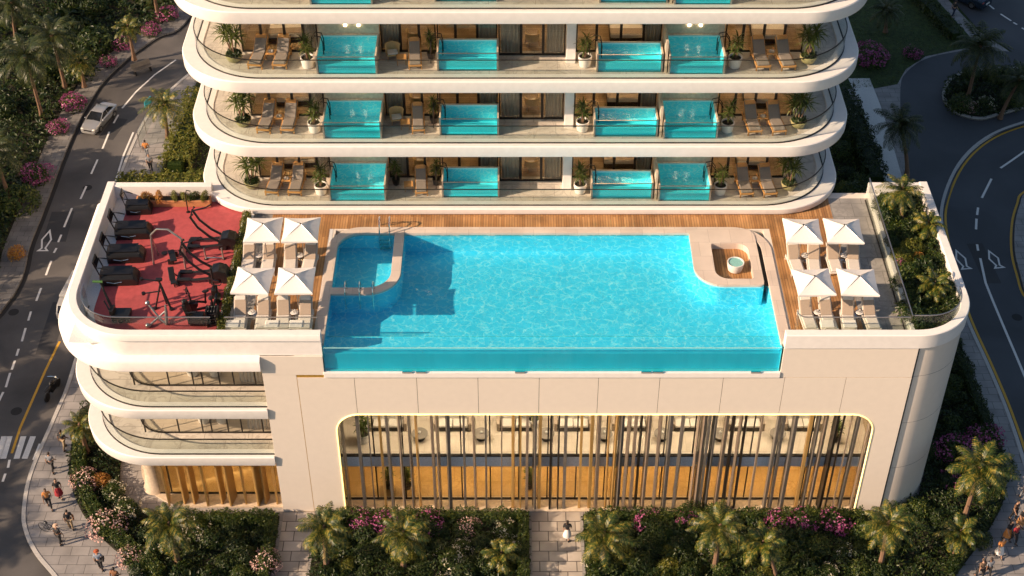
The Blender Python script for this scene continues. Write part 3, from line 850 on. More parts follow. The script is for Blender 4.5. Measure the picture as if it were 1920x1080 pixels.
for k, zf in enumerate(FL):
    th = 0.44 if k == 0 else 0.75
    b = MB(); b.sweep(slab_out, [(-0.32, zf), (-0.05, zf), (0.0, zf - 0.05), (0.0, zf - th + 0.14), (-0.03, zf - th + 0.05), (-0.12, zf - th), (-0.7, zf - th)], closed_path=True, caps=True)
    H(b, 'terrace_slab', M['white'], smooth=True)
    if k == 4: continue
    b = MB(); b.sheet(rpath([(-16.7, 11.55), (17.6, 11.55), (17.6, 40), (-16.7, 40)], [3.8, 3.8, 0, 0], 16), zf + 0.006); H(b, 'terrace_floor', M['marble'])
    b = MB(); b.sweep(glass_path, [(-0.36, zf + 0.004), (-0.36, zf + 0.05), (-0.05, zf + 0.05), (-0.05, zf + 0.004)], closed_prof=True); H(b, 'terrace_curb', M['white'])
    b = MB(); b.sweep(glass_path, [(0.006, zf), (0.006, zf + 1.1), (-0.006, zf + 1.1), (-0.006, zf)], closed_prof=True)
    g = H(b, 'terrace_railing', M['glass'], smooth=True)
    b = MB(); b.sweep(glass_path, [(0.025, zf + 1.1), (0.025, zf + 1.14), (-0.025, zf + 1.14), (-0.025, zf + 1.1)], closed_prof=True)
    b.sweep(glass_path, [(0.03, zf + 0.003), (0.03, zf + 0.05), (-0.03, zf + 0.05), (-0.03, zf + 0.003)], closed_prof=True)
    b.build('handrail', M['rail'], g)
    top = FL[k + 1] - 0.75
    for i, (x0, x1) in enumerate(BAYS):
        b = MB()
        b.bx(x0, x0 + 0.07, FY - 0.04, FY + 0.04, zf + 0.007, top); b.bx(x1 - 0.07, x1, FY - 0.04, FY + 0.04, zf + 0.007, top)
        b.bx(x0 + 0.07, x1 - 0.07, FY - 0.04, FY + 0.04, zf + 0.007, zf + 0.1); b.bx(x0 + 0.07, x1 - 0.07, FY - 0.04, FY + 0.04, top - 0.1, top)
        f = H(b, 'glass_door', M['dark'])
        b = MB(); b.bx(x0 + 0.07, x1 - 0.07, FY - 0.006, FY + 0.006, zf + 0.1, top - 0.1); b.build('pane', M['window'], f)
        if i in CURT:
            cz = MB(); n = int((x1 - x0) / 0.045)
            cz.sweep([(x0 + (x1 - x0) * q / n, FY + 0.28 + 0.05 * math.sin(q * 1.7)) for q in range(n + 1)], [(0, zf + 0.03), (0, top - 0.05)])
            H(cz, 'curtain', M['curtain'], smooth=True)
    for x0, x1 in ((-0.72, 0.48), (0.48, 1.66), (1.66, 2.84)):
        b = MB(); y = 13.55
        b.bx(x0, x0 + 0.07, y - 0.04, y + 0.04, zf + 0.007, top); b.bx(x1 - 0.07, x1, y - 0.04, y + 0.04, zf + 0.007, top)
        b.bx(x0 + 0.07, x1 - 0.07, y - 0.04, y + 0.04, zf + 0.007, zf + 0.1); b.bx(x0 + 0.07, x1 - 0.07, y - 0.04, y + 0.04, top - 0.1, top)
        f = H(b, 'glass_door', M['dark'])
        b = MB(); b.bx(x0 + 0.07, x1 - 0.07, y - 0.006, y + 0.006, zf + 0.1, top - 0.1); b.build('pane', M['window'], f)
    for x0, x1 in ((-0.6, 0.5), (1.85, 2.75)):
        cz = MB(); n = int((x1 - x0) / 0.045)
        cz.sweep([(x0 + (x1 - x0) * q / n, 13.8 + 0.06 * math.sin(q * 1.5)) for q in range(n + 1)], [(0, zf + 0.03), (0, top - 0.05)])
        H(cz, 'curtain', M['curtain'], smooth=True)
    b = MB(); b.bx(2.87, 3.36, 12.67, FY + 0.1, zf + 0.004, top + 0.01); H(b, 'column', M['white'], bevel=0.02)
    for x0, x1, y1 in ((-10.3, -7.05, FY + 0.2), (8.0, 11.3, FY + 0.2), (-14.75, -14.47, 48), (15.57, 15.85, 48)):
        b = MB(); b.bx(x0, x1, FY - 0.05, y1, zf + 0.004, top + 0.01)
        H(b, 'side_wall', M['stone_cream'])
    b = MB(); b.bx(8.0, 8.12, 11.75, FY - 0.06, zf + 0.004, zf + 1.9); H(b, 'privacy_screen', M['stone_cream'])
    for x in (-8.9, -8.2, 9.3, 9.9):
        b = MB(); b.bx(x, x + 0.16, FY - 0.17, FY - 0.055, zf + 1.62, zf + 2.0); H(b, 'wall_lamp', M['sconce'], bevel=0.02)
    b = MB(); b.sheet([(-14.45, FY + 0.05), (15.55, FY + 0.05), (15.55, 19), (-14.45, 19)], zf + 0.011); H(b, 'room_floor', M['room_floor'])
    b = MB(); b.bx(-14.45, 15.55, 19, 19.2, zf, top); H(b, 'room_wall', M['room_wall'])
    b = MB(); b.bx(-14.0, -10.8, 15.2, 15.4, top - 0.08, top - 0.02); b.bx(-6.6, -4.2, 15.2, 15.4, top - 0.08, top - 0.02); b.bx(4.2, 7.6, 15.2, 15.4, top - 0.08, top - 0.02); b.bx(11.8, 15.0, 15.2, 15.4, top - 0.08, top - 0.02); b.bx(0, 2.2, 15.2, 15.4, top - 0.08, top - 0.02)
    H(b, 'ceiling_lamp', M['lamp_room'])
# unseen tower above and below the picture, made tall and deep for its shadow
b = MB(); b.bx(-15.0, 16.0, 14.2, 48, FL[4], 52); b.bx(-15.2, 16.2, 13.2, 48, 0.1, 12.62); H(b, 'unseen_tower_core', M['white'])
b = MB(); b.sweep(slab_out, [(-0.6, 52), (0, 51.9), (0, 51.2), (-0.6, 51.1)], closed_path=True, caps=True); H(b, 'unseen_tower_roof', M['white'])

# ------------------------------------------------------------------ rooftop floors
b = MB(); b.sheet([(-22.45, 0.4), (-9.9, 0.4), (-9.9, 12.5), (-22.45, 12.5)], DECK); S(b.build('roof_gutter_floor', mat('pale roof membrane', (0.60, 0.60, 0.60), 0.6)))
b = MB(); b.sheet(rpath([(-21.7, 0.75), (-15.1, 0.75), (-15.1, 12.2), (-21.7, 12.2)], [2.4, 0, 0, 0]), DECK + 0.008); S(b.build('gym_floor', M['red']))
b = MB(); b.sheet([(-14.45, 0.4), (-13.4, 0.4), (-13.4, 12.8), (-14.45, 12.8)], DECK + 0.008); b.sheet([(17.95, 0.4), (20.3, 0.4), (20.3, 12.5), (17.95, 12.5)], DECK + 0.008)
S(b.build('stone_deck', M['grey_marble']))
b = MB()
b.sheet([(-13.4, 0.4), (-10.1, 0.4), (-10.1, 12.8), (-13.4, 12.8)], DECK + 0.010)
b.sheet([(-10.1, 9.7), (14.25, 9.7), (14.25, 13.2), (-10.1, 13.2)], DECK + 0.010)
b.sheet([(14.25, 0.4), (17.95, 0.4), (17.95, 13.2), (14.25, 13.2)], DECK + 0.010)
S(b.build('timber_deck', M['timber']))

# ------------------------------------------------------------------ main swimming pool
PX0, PX1, PYF, PYB, PZ = -9.55, 13.62, 0.05, 9.3, 11.3
pool = thing('swimming_pool', 'large turquoise rooftop pool with clear front wall and rounded stone corners', 'swimming pool', (0, 0, 0))
b = MB()
b.add([(PX0, PYF + 1.45, PZ), (PX1, PYF + 1.45, PZ), (PX1, PYB, PZ), (PX0, PYB, PZ)], [(0, 1, 2, 3)])
b.add([(PX0, PYB, PZ - .4), (PX1, PYB, PZ - .4), (PX1, PYB, 12.6), (PX0, PYB, 12.6)], [(0, 1, 2, 3)])
b.add([(PX0, PYF, 10.95), (PX0, PYB, 10.95), (PX0, PYB, 12.6), (PX0, PYF, 12.6)], [(0, 1, 2, 3)])
b.add([(PX1, PYF, 10.95), (PX1, PYB, 10.95), (PX1, PYB, 12.6), (PX1, PYF, 12.6)], [(0, 1, 2, 3)])
b.bx(PX0 + 0.005, PX1 - 0.005, PYF + 0.2, PYF + 1.45, 10.95, 11.98)
o = b.build('basin', M['tile'], pool)
b = MB(); b.bx(PX0 + 0.03, PX1 - 0.03, PYF, PYF + 0.05, 10.94, 12.53); b.build('front_pane', M['acrylic'], pool)
b = MB(); b.bx(PX0 + 0.03, PX1 - 0.03, PYF, PYF + 0.05, 12.53, 12.55); b.build('pane_edge', M['pane_edge'], pool)
b = MB(); b.bx(PX0 + 0.02, PX1 - 0.02, PYF + 1.44, PYF + 1.47, 11.98, 12.02); b.build('bench_edge', M['pane_edge'], pool)
cp = rpath([(PX0, 0.3), (PX0, PYB), (PX1, PYB), (PX1, 0.3)], [0, 1.3, 1.5, 0], 12, closed=False)
b = MB(); b.sweep(cp, [(0.03, 12.44), (0.03, 12.66), (-0.5, 12.66), (-0.5, 12.44)], closed_prof=True)
b.build('coping', M['coping'], pool, bevel=0.01)
# wall that sets off the small corner pool
kw = rpath([(PX0, 4.35), (-6.2, 4.35), (-6.2, PYB + 0.3)], [0, 1.5, 0], 12, closed=False)
b = MB(); b.sweep(kw, [(0.26, PZ), (0.26, 12.68), (-0.26, 12.68), (-0.26, PZ)], closed_prof=True)
b.mi = 1
b.build('corner_pool_wall', M['coping'], pool, bevel=0.01)
b = MB(); b.sweep(kw, [(0.275, PZ), (0.275, 12.58)]); b.sweep(kw, [(-0.275, PZ), (-0.275, 12.58)]); b.build('corner_pool_lining', M['tile'], pool, smooth=True)
b = MB(); b.prism([(PX0 + .01, 4.5), (-6.35, 4.5), (-6.35, PYB - .01), (PX0 + .01, PYB - .01)], PZ + .01, 11.55); b.build('corner_pool_floor', M['tile'], pool)

# stone island with the sunken timber floor and the small round tub
sp = rpath([(9.75, PYB + 0.1), (9.75, 4.75), (13.35, 4.75), (13.35, PYB - 0.15), (13.2, PYB + 0.1)], [0, 1.5, 0.25, 1.2, 0], 12, closed=False)
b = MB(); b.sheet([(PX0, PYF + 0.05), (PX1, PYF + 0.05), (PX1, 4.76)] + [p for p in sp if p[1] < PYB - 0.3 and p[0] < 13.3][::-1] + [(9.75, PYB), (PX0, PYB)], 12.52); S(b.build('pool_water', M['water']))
hole = rpath([(10.85, 8.3), (10.85, 5.3), (12.85, 5.3), (12.85, 8.3)], [0.12, 0.7, 0.12, 0.6], 10)
plat = thing('pool_island', 'stone island with sunken timber floor in right corner of rooftop pool', 'pool platform', (0, 0, 0))
b = MB()
def ring_between(outer, inner, z):
    """Flat ring: resample both loops by angle about the inner loop's middle."""
    cx = sum(p[0] for p in inner) / len(inner); cy = sum(p[1] for p in inner) / len(inner)
    def hit(loop, an):
        d = Vector((math.cos(an), math.sin(an))); best = 0
        for i in range(len(loop)):
            a = Vector(loop[i]) - Vector((cx, cy)); c = Vector(loop[(i + 1) % len(loop)]) - Vector((cx, cy))
            e = c - a
            den = d.x * e.y - d.y * e.x
            if abs(den) < 1e-9: continue
            t = (a.x * e.y - a.y * e.x) / den; s_ = (a.x * d.y - a.y * d.x) / den
            if t > 0 and -1e-6 <= s_ <= 1 + 1e-6: best = max(best, t)
        return (cx + d.x * best, cy + d.y * best)
    n = 96
    O = [hit(outer, 2 * PI * i / n) for i in range(n)]; I = [hit(inner, 2 * PI * i / n) for i in range(n)]
    return O, I
O, I = ring_between(sp, hole, 0)
n = len(O)
vs = [(p[0], p[1], 12.70) for p in O] + [(p[0], p[1], 12.70) for p in I] + [(p[0], p[1], PZ) for p in O] + [(p[0], p[1], 12.30) for p in I]
fs = []
for i in range(n):
    j = (i + 1) % n
    fs += [(i, j, n + j, n + i), (2 * n + i, 2 * n + j, j, i), (n + i, n + j, 3 * n + j, 3 * n + i)]
b.add(vs, fs); b.build('stone_rim', M['coping'], plat)
b = MB(); b.sweep(sp, [(-0.012, PZ), (-0.012, 12.60)]); b.sweep(sp, [(0.012, PZ), (0.012, 12.60)]); b.build('lining', M['tile'], plat, smooth=True)
b = MB(); b.sheet(hole, 12.31); b.build('sunken_floor', M['timber'], plat)
b = MB(); b.sheet([(13.3, 4.9), (PX1 + .05, 4.9), (PX1 + .05, PYB), (13.3, PYB)], 12.53); b.build('gutter', M['drain'], plat)
c = at(1385, 505, 12.3)
tub = thing('round_tub', 'small round white plunge tub filled with green water on sunken timber floor', 'tub', (12.0, 6.5, 12.315))
tub.scale = (0.86, 0.86, 0.86)
b = MB(); b.lathe([(0.36, 0.0), (0.43, 0.05), (0.5, 0.35), (0.53, 0.62), (0.53, 0.64), (0.47, 0.64), (0.46, 0.55), (0.40, 0.1), (0.0, 0.09)], 32); b.build('shell', M['pot_white'], tub, smooth=True)
b = MB(); b.lathe([(0.0, 0.585), (0.468, 0.585)], 32); b.build('tub_water', mat('green tub water', (0.24, 0.50, 0.47), 0.08), tub)

# pool ladders and grab rails
def rail_mesh(mb, x, y0, y1, z, h, r=0.035, down=0.9):
    pts = [(x, y0, z)] + [(x, y0 + (y1 - y0) * (0.5 - 0.5 * math.cos(t * PI / 8)), z + h * math.sin(t * PI / 8)) for t in range(1, 8)] + [(x, y1, z), (x, y1, z - down)]
    mb.tube(pts, r, 6)
lad = thing('pool_ladder', 'steel ladder with two tall handrails at back of the small corner pool', 'pool ladder', (0, 0, 0))
for x in (-7.3, -6.75):
    b = MB(); rail_mesh(b, x, PYB + 0.75, PYB - 0.15, 12.62, 0.85, 0.04, 1.1); b.build('handrail', M['chrome'], lad, smooth=True)
for z in (12.2, 11.9, 11.65):
    b = MB(); b.bx(-7.3, -6.75, PYB - 0.22, PYB - 0.1, z, z + 0.04); b.build('rung', M['chrome'], lad)
for x, d in ((-8.75, 'leftmost'), (-8.0, 'middle'), (-7.3, 'rightmost')):
    gr = thing('grab_rail', 'curved steel grab rail over the low stone wall of corner pool, %s of three' % d, 'grab rail', (x, 4.35, 12.68), 0, 'grab rails on the corner pool wall')
    b = MB(); rail_mesh(b, 0, 0.42, -0.42, 0, 0.55, 0.03, 0.9); b.tube([(0, 0.42, 0), (0, 0.42, -0.5)], 0.03, 6)
    b.build('rail', M['chrome'], gr, smooth=True)
    b = MB(); b.lathe([(0.07, 0), (0.07, 0.015)], 10, (0, 0.2, 0)); b.lathe([(0.07, 0), (0.07, 0.015)], 10, (0, -0.2, 0)); b.build('flange', M['chrome'], gr)

# ------------------------------------------------------------------ plunge pools on the terraces
FNAME = ['lowest', 'second', 'third', 'topmost']
def plunge_pool(x0, x1, y0, y1, zf, label, ladder_side):
    h, wl = 1.12, 1.0
    w, d = x1 - x0, y1 - y0
    r = thing('plunge_pool', label, 'plunge pool', (x0, y0, zf + 0.007), 0, 'glass fronted plunge pools on the terraces')
    b = MB(); t = 0.09
    b.bx(-t, 0, 0, d + t, 0, h); b.bx(w, w + t, 0, d + t, 0, h); b.bx(0, w, d, d + t, 0, h)
    b.build('casing', M['stone_cream'], r, bevel=0.01)
    b = MB(); e = 0.012
    b.add([(e, 0.05, .06), (w - e, 0.05, .06), (w - e, d - e, .06), (e, d - e, .06)], [(0, 1, 2, 3)])
    b.add([(e, 0.05, .06), (e, d - e, .06), (e, d - e, h - .04), (e, 0.05, h - .04)], [(0, 1, 2, 3)])
    b.add([(w - e, 0.05, .06), (w - e, d - e, .06), (w - e, d - e, h - .04), (w - e, 0.05, h - .04)], [(0, 1, 2, 3)])
    b.add([(e, d - e, .06), (w - e, d - e, .06), (w - e, d - e, h - .04), (e, d - e, h - .04)], [(0, 1, 2, 3)])
    b.bx(0.02, w - 0.02, 0.12, 0.5, 0.06, 0.5)
    b.build('lining', M['tile_plain'], r)
    b = MB(); b.bx(0, w, 0.0, 0.04, 0.0, wl + 0.03); b.build('front_pane', M['acrylic'], r)
    b = MB(); b.bx(-t, -0.0, -0.025, -0.001, 0, h); b.bx(w, w + t, -0.025, -0.001, 0, h); b.bx(0, w, -0.012, 0.045, wl + 0.032, wl + 0.055); b.build('pane_frame', M['steel'], r)
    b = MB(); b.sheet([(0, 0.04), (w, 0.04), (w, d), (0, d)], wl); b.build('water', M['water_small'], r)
    if ladder_side:
        x = 0.0 if ladder_side < 0 else w
        s_ = -1 if ladder_side < 0 else 1
        b = MB()
        for yy in (d * 0.55, d * 0.55 + 0.4):
            pts = [(x + s_ * 0.45, yy, 0.75), (x + s_ * 0.42, yy, 1.3), (x + s_ * 0.2, yy, 1.62), (x - s_ * 0.12, yy, 1.55), (x - s_ * 0.2, yy, 1.2), (x - s_ * 0.2, yy, 0.5)]
            b.tube(pts, 0.03, 6)
            b.tube([(x + s_ * 0.45, yy, 0.0), (x + s_ * 0.45, yy, 0.76)], 0.03, 6)
        b.build('handrail', M['blackmetal'], r, smooth=True)
    return r
for k, zf in enumerate(FL[:4]):
    fl = FNAME[k]
    plunge_pool(-10.15, -7.15, 11.62, 13.75, zf, 'deep turquoise plunge pool nearest the left end of %s terrace' % fl, -1)
    plunge_pool(-3.85, -0.8, 11.98, 13.3, zf, 'wide plunge pool just left of curtained doors on %s terrace' % fl, -1)
    plunge_pool(4.52, 7.82, 11.84, 13.0, zf, 'wide shallow plunge pool right of white column on %s terrace' % fl, -1)
    plunge_pool(8.28, 11.05, 11.62, 13.75, zf, 'deep turquoise plunge pool nearest the right end of %s terrace' % fl, 1)
# ------------------------------------------------------------------ vegetation
def blades_mesh(name, V, F, m, parent=None, smooth=False):
    me = bpy.data.meshes.new(name)
    me.from_pydata(V.tolist() if hasattr(V, 'tolist') else V, [], F.tolist() if hasattr(F, 'tolist') else F)
    me.materials.append(m)
    if smooth: me.polygons.foreach_set('use_smooth', [True] * len(me.polygons))
    o = bpy.data.objects.new(name, me); COL.objects.link(o)
    if parent is not None: o.parent = parent
    return o

def leaf_cards(P, Nrm, size, rng, aspect=2.0):
    """Small folded leaf blades (two triangles-pairs each) at points P facing about Nrm."""
    n = len(P)
    a = rng.normal(size=(n, 3)); a -= Nrm * (a * Nrm).sum(1, keepdims=True); a /= np.linalg.norm(a, axis=1, keepdims=True) + 1e-9
    b = np.cross(Nrm, a)
    L = size * rng.uniform(0.6, 1.35, (n, 1)); W = L / aspect
    tip = P + a * L; base = P - a * L * 0.15
    m1 = P + a * L * 0.4 + b * W * 0.5 + Nrm * W * 0.15
    m2 = P + a * L * 0.4 - b * W * 0.5 + Nrm * W * 0.15
    V = np.stack([base, m1, tip, m2], 1).reshape(-1, 3)
    F = np.arange(n * 4).reshape(n, 4)
    return V, F

def lumps(D, rng, k=9, amp=0.3):
    """Uneven radius for unit directions D."""
    c = rng.normal(size=(k, 3)); c /= np.linalg.norm(c, axis=1, keepdims=True)
    d = D @ c.T
    return 1 + amp * (np.exp((d - 1) * 5) * rng.uniform(-0.6, 1, k)).sum(1)

def bush_verts(rng, n, rad, size, flat=0.8, aspect=2.0):
    D = rng.normal(size=(n, 3)); D /= np.linalg.norm(D, axis=1, keepdims=True)
    D[:, 2] = np.where(D[:, 2] < -0.3, -D[:, 2], D[:, 2])
    r = rad * rng.uniform(0.35, 1, (n, 1)) ** 0.45 * lumps(D, rng)[:, None]
    P = D * r * np.array([1, 1, flat]); P[:, 2] += rad * 0.25 * flat
    P[:, 2] = np.maximum(P[:, 2], 0.03)
    Nn = D + rng.normal(size=(n, 3)) * 0.55 + np.array([0, 0, 0.4]); Nn /= np.linalg.norm(Nn, axis=1, keepdims=True)
    return leaf_cards(P, Nn, size, rng, aspect)

class PlantKind:
    """Shared meshes of one sort of plant."""
    def __init__(self): self.m = {}
PK = {}
def bush_proto(key, seed, n, rad, size, m, flower=None, nf=0, flat=0.8, aspect=2.0):
    rng = np.random.default_rng(seed)
    V, F = bush_verts(rng, n, rad, size, flat, aspect)
    me = bpy.data.meshes.new('foliage'); me.from_pydata(V.tolist(), [], F.tolist()); me.materials.append(m)
    fm = None
    if flower is not None:
        D = rng.normal(size=(nf, 3)); D[:, 2] = np.abs(D[:, 2]) * 0.9; D /= np.linalg.norm(D, axis=1, keepdims=True)
        cl = D[rng.integers(0, max(3, nf // 14), nf)] + rng.normal(size=(nf, 3)) * 0.17
        cl /= np.linalg.norm(cl, axis=1, keepdims=True)
        P = cl * rad * rng.uniform(0.9, 1.18, (nf, 1)) * lumps(cl, rng)[:, None] * np.array([1, 1, flat]); P[:, 2] = np.abs(P[:, 2]) + rad * 0.28 * flat
        Nn = cl + rng.normal(size=(nf, 3)) * 0.5; Nn /= np.linalg.norm(Nn, axis=1, keepdims=True)
        V, F = leaf_cards(P, Nn, size * 0.8, rng, 1.2)
        fm = bpy.data.meshes.new('blossoms'); fm.from_pydata(V.tolist(), [], F.tolist()); fm.materials.append(flower)
    st = MB()
    r2 = random.Random(seed)
    for _ in range(5):
        a = r2.uniform(0, 6.28); st.tube([(0, 0, 0), (math.cos(a) * rad * .25, math.sin(a) * rad * .25, rad * .4), (math.cos(a) * rad * .5, math.sin(a) * rad * .5, rad * .8 * flat)], [0.035, 0.025, 0.01], 5)
    so = st.build('stems', M['bark']); sm = so.data; bpy.data.objects.remove(so)
    PK[key] = (me, fm, sm)
for i in range(4):
    bush_proto('green%d' % i, 20 + i, 950, 0.85, 0.15, M['leaf'], flat=0.85)
    bush_proto('dark%d' % i, 40 + i, 850, 0.85, 0.17, M['leaf_dark'], flat=0.8)
bush_proto('lime', 61, 900, 0.8, 0.14, M['leaf_lime'], flat=0.8)
bush_proto('broad', 62, 420, 0.9, 0.34, M['leaf_dark'], flat=0.75, aspect=2.6)
bush_proto('pink', 63, 800, 0.9, 0.15, M['leaf'], M['pink'], 420)
bush_proto('pink2', 64, 800, 0.9, 0.15, M['leaf_dark'], M['pink'], 260)
bush_proto('palepink', 65, 800, 0.9, 0.14, M['leaf'], M['palepink'], 420)
bush_proto('cream', 66, 800, 0.9, 0.14, M['leaf'], M['whiteflower'], 160)
bush_proto('orange', 67, 700, 0.8, 0.16, M['orange'], flat=0.9)

def shrub(key, loc, s, label, group=None, name='shrub', rz=None, cat='shrub'):
    me, fm, sm = PK[key]
    r = thing(name, label, cat, loc, rz if rz is not None else (loc[0] * 7.3 + loc[1] * 3.1) % 6.28, group)
    r.scale = (s, s, s) if not isinstance(s, tuple) else s
    for nm, d in (('foliage', me), ('blossoms', fm), ('stems', sm)):
        if d is None: continue
        o = bpy.data.objects.new(nm, d); COL.objects.link(o); o.parent = r
    return r

def inside(poly, X, Y):
    res = np.zeros(len(X), bool)
    j = len(poly) - 1
    for i in range(len(poly)):
        xi, yi = poly[i][0], poly[i][1]; xj, yj = poly[j][0], poly[j][1]
        c = ((yi > Y) != (yj > Y)) & (X < (xj - xi) * (Y - yi) / (yj - yi + 1e-12) + xi)
        res ^= c
        j = i
    return res

def cover(name, poly, dens, h, size, m, seed, z=0.2, aspect=2.0, keep=None):
    """Ground planting that reads as one mass: heaps of leaves of uneven height."""
    rng = np.random.default_rng(seed)
    xs = [p[0] for p in poly]; ys = [p[1] for p in poly]
    n = int((max(xs) - min(xs)) * (max(ys) - min(ys)) * dens)
    X = rng.uniform(min(xs), max(xs), n); Y = rng.uniform(min(ys), max(ys), n)
    k = inside(poly, X, Y)
    X, Y = X[k], Y[k]
    if keep is not None:
        k = keep(X, Y); X, Y = X[k], Y[k]
    n = len(X)
    hm = 0.55 + 0.45 * np.sin(X * 2.3 + 1.7 * np.sin(Y * 1.9)) * np.sin(Y * 2.7 + 1.3 * np.sin(X * 1.4))
    Z = z + h * hm * rng.uniform(0.25, 1, n) ** 0.6
    P = np.stack([X, Y, Z], 1)
    Nn = rng.normal(size=(n, 3)) * 0.6 + np.array([0, 0, 0.8]); Nn /= np.linalg.norm(Nn, axis=1, keepdims=True)
    V, F = leaf_cards(P, Nn, size, rng, aspect)
    o = blades_mesh(name, V, F, m)
    o['kind'] = 'stuff'
    return o

def hedge(path, w, h, label, z=0.2, m=None, dens=260, size=0.11, seed=3, group=None, cat='hedge'):
    """Clipped hedge along a path: leafy skin round a woody core."""
    m = m or M['leaf']
    rng = np.random.default_rng(seed)
    r = thing('hedge', label, cat, (path[0][0], path[0][1], z), 0, group)
    ox, oy = path[0][0], path[0][1]
    P_, N_ = [], []
    for a, c in zip(path[:-1], path[1:]):
        L = math.hypot(c[0] - a[0], c[1] - a[1])
        if L < 1e-6: continue
        d = np.array([(c[0] - a[0]) / L, (c[1] - a[1]) / L]); nn = np.array([d[1], -d[0]])
        n = max(4, int(L * (2 * h + w) * dens))
        t = rng.uniform(0, L, n); q = rng.uniform(0, 2 * h + w, n)
        side = np.where(q < h, -w / 2, np.where(q < h + w, q - h - w / 2, w / 2))
        zz = np.where(q < h, q, np.where(q < h + w, h, 2 * h + w - q))
        wob = 1 + 0.10 * np.sin(t * 3.1 + ox) + 0.08 * np.sin(t * 7.7)
        side = side * (wob + rng.normal(size=n) * 0.06); zz = np.maximum(0.02, zz * (wob + rng.normal(size=n) * 0.05))
        P_.append(np.stack([a[0] - ox + d[0] * t + nn[0] * side, a[1] - oy + d[1] * t + nn[1] * side, zz], 1))
        top = (q >= h) & (q < h + w)
        nx = np.where(top, 0, np.sign(side)); 
        N_.append(np.stack([nn[0] * nx, nn[1] * nx, np.where(top, 1.0, 0.3)], 1))
    P = np.concatenate(P_); Nn = np.concatenate(N_) + rng.normal(size=(len(P), 3)) * 0.5
    Nn /= np.linalg.norm(Nn, axis=1, keepdims=True)
    V, F = leaf_cards(P, Nn, size, rng, 1.8)
    blades_mesh('foliage', V, F, m, r)
    b = MB(); b.sweep([(p[0] - ox, p[1] - oy) for p in path], [(w * .26, 0), (w * .26, h * .72), (-w * .26, h * .72), (-w * .26, 0)], closed_prof=True)
    b.build('core', M['leaf_dark'], r)
    return r

# --- palms
def palm_crown(seed, n=22, L=2.0, leaf=0.42, droop=1.0, wide=0.06):
    rng = random.Random(seed)
    V, F = [], []
    for i in range(n):
        az = i * 2.399963 + rng.uniform(-0.25, 0.25)
        q = i / (n - 1)
        el = R(78) * (1 - q) + R(-28) * q + rng.uniform(-0.12, 0.12)
        ln = L * rng.uniform(0.82, 1.08) * (0.78 + 0.22 * min(1, q * 2.5))
        d = Vector((math.cos(az), math.sin(az), 0)); side = Vector((-d.y, d.x, 0))
        K = 13
        p = Vector((0, 0, 0)); e = el; pts = [p.copy()]; es = [e]
        for k in range(K):
            p = p + (d * math.cos(e) + Vector((0, 0, 1)) * math.sin(e)) * (ln / K)
            e -= (0.055 + 0.085 * (k / K)) * droop * rng.uniform(0.8, 1.2)
            pts.append(p.copy()); es.append(e)
        tw = rng.uniform(-0.25, 0.25)
        for k in range(K):                                     # midrib
            w = 0.028 * (1 - k / K) + 0.006
            a, b_ = pts[k], pts[k + 1]
            i0 = len(V)
            V += [a - side * w, a + side * w, b_ + side * w * .8, b_ - side * w * .8]
            F.append((i0, i0 + 1, i0 + 2, i0 + 3))
        for k in range(2, K * 2 + 1):                          # leaflets in pairs
            t = k / 2
            k0 = min(int(t), K - 1); f = t - k0
            c = pts[k0].lerp(pts[k0 + 1], f)
            e = es[k0]
            fw = d * math.cos(e) + Vector((0, 0, 1)) * math.sin(e)
            up = (-d * math.sin(e) + Vector((0, 0, 1)) * math.cos(e))
            prof = math.sin(PI * min(1, 0.16 + 0.86 * t / K)) ** 0.6
            l = leaf * prof * rng.uniform(0.85, 1.12)
            if l < 0.05: continue
            for sgn in (-1, 1):
                dr = (side * sgn * 0.80 + fw * 0.55 - up * (0.10 + 0.22 * rng.random() * droop) + up * sgn * tw).normalized()
                tip = c + dr * l - Vector((0, 0, 1)) * l * 0.18 * droop
                wv = fw * wide * 0.5
                mid = c + dr * l * 0.45 + up * 0.012
                i0 = len(V)
                V += [c - wv * .6, mid - wv, tip, mid + wv, c + wv * .6]
                F.append((i0, i0 + 1, i0 + 2, i0 + 3, i0 + 4))
    me = bpy.data.meshes.new('crown')
    me.from_pydata([tuple(v) for v in V], [], F)
    return me
CROWN = {}
def crown_mesh(kind, v):
    k = (kind, v)
    if k not in CROWN:
        if kind == 'feather': me = palm_crown(100 + v, 27, 2.2, 0.48, 1.2, 0.06); me.materials.append(M['frond'])
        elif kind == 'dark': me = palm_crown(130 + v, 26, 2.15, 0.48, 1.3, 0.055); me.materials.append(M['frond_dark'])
        else: me = palm_crown(160 + v, 20, 1.2, 0.30, 1.2, 0.055); me.materials.append(M['frond'])
        CROWN[k] = me
    return CROWN[k]
def palm(basepx, crownpx, label, kind='feather', scale=1.0, z=0.2, v=None, base=None, crown=None, group='palms around the hotel', r0=0.13):
    bs = base if base is not None else at(basepx[0], basepx[1], z)
    cr = crown if crown is not None else aty(crownpx[0], crownpx[1], bs.y)
    v = int(abs(bs.x * 3 + bs.y * 5)) % 4 if v is None else v
    root = thing('palm_tree', label, 'palm', bs, 0, group)
    t = cr - bs
    b = MB()
    pts, rs = [], []
    for i in range(9):
        f = i / 8
        pts.append((t.x * f ** 1.4, t.y * f, t.z * f)); rs.append(r0 * (1.25 - 0.6 * f) * (1 + (0.5 if i == 0 else 0)) + (0.012 if i % 2 else 0))
    b.tube(pts, rs, 8); b.build('trunk', M['bark'], root, smooth=True)
    o = bpy.data.objects.new('crown', crown_mesh(kind, v)); COL.objects.link(o); o.parent = root
    o.location = t; o.scale = (scale,) * 3; o.rotation_euler = (0, 0, (bs.x * 1.7 + bs.y) % 6.28)
    b = MB(); b.lathe([(r0 * .6, -0.35), (r0 * 1.2, -0.15), (r0 * 1.0, 0.1), (r0 * .4, 0.3)], 9, t); b.build('crown_shaft', M['bark'], root, smooth=True)
    return root

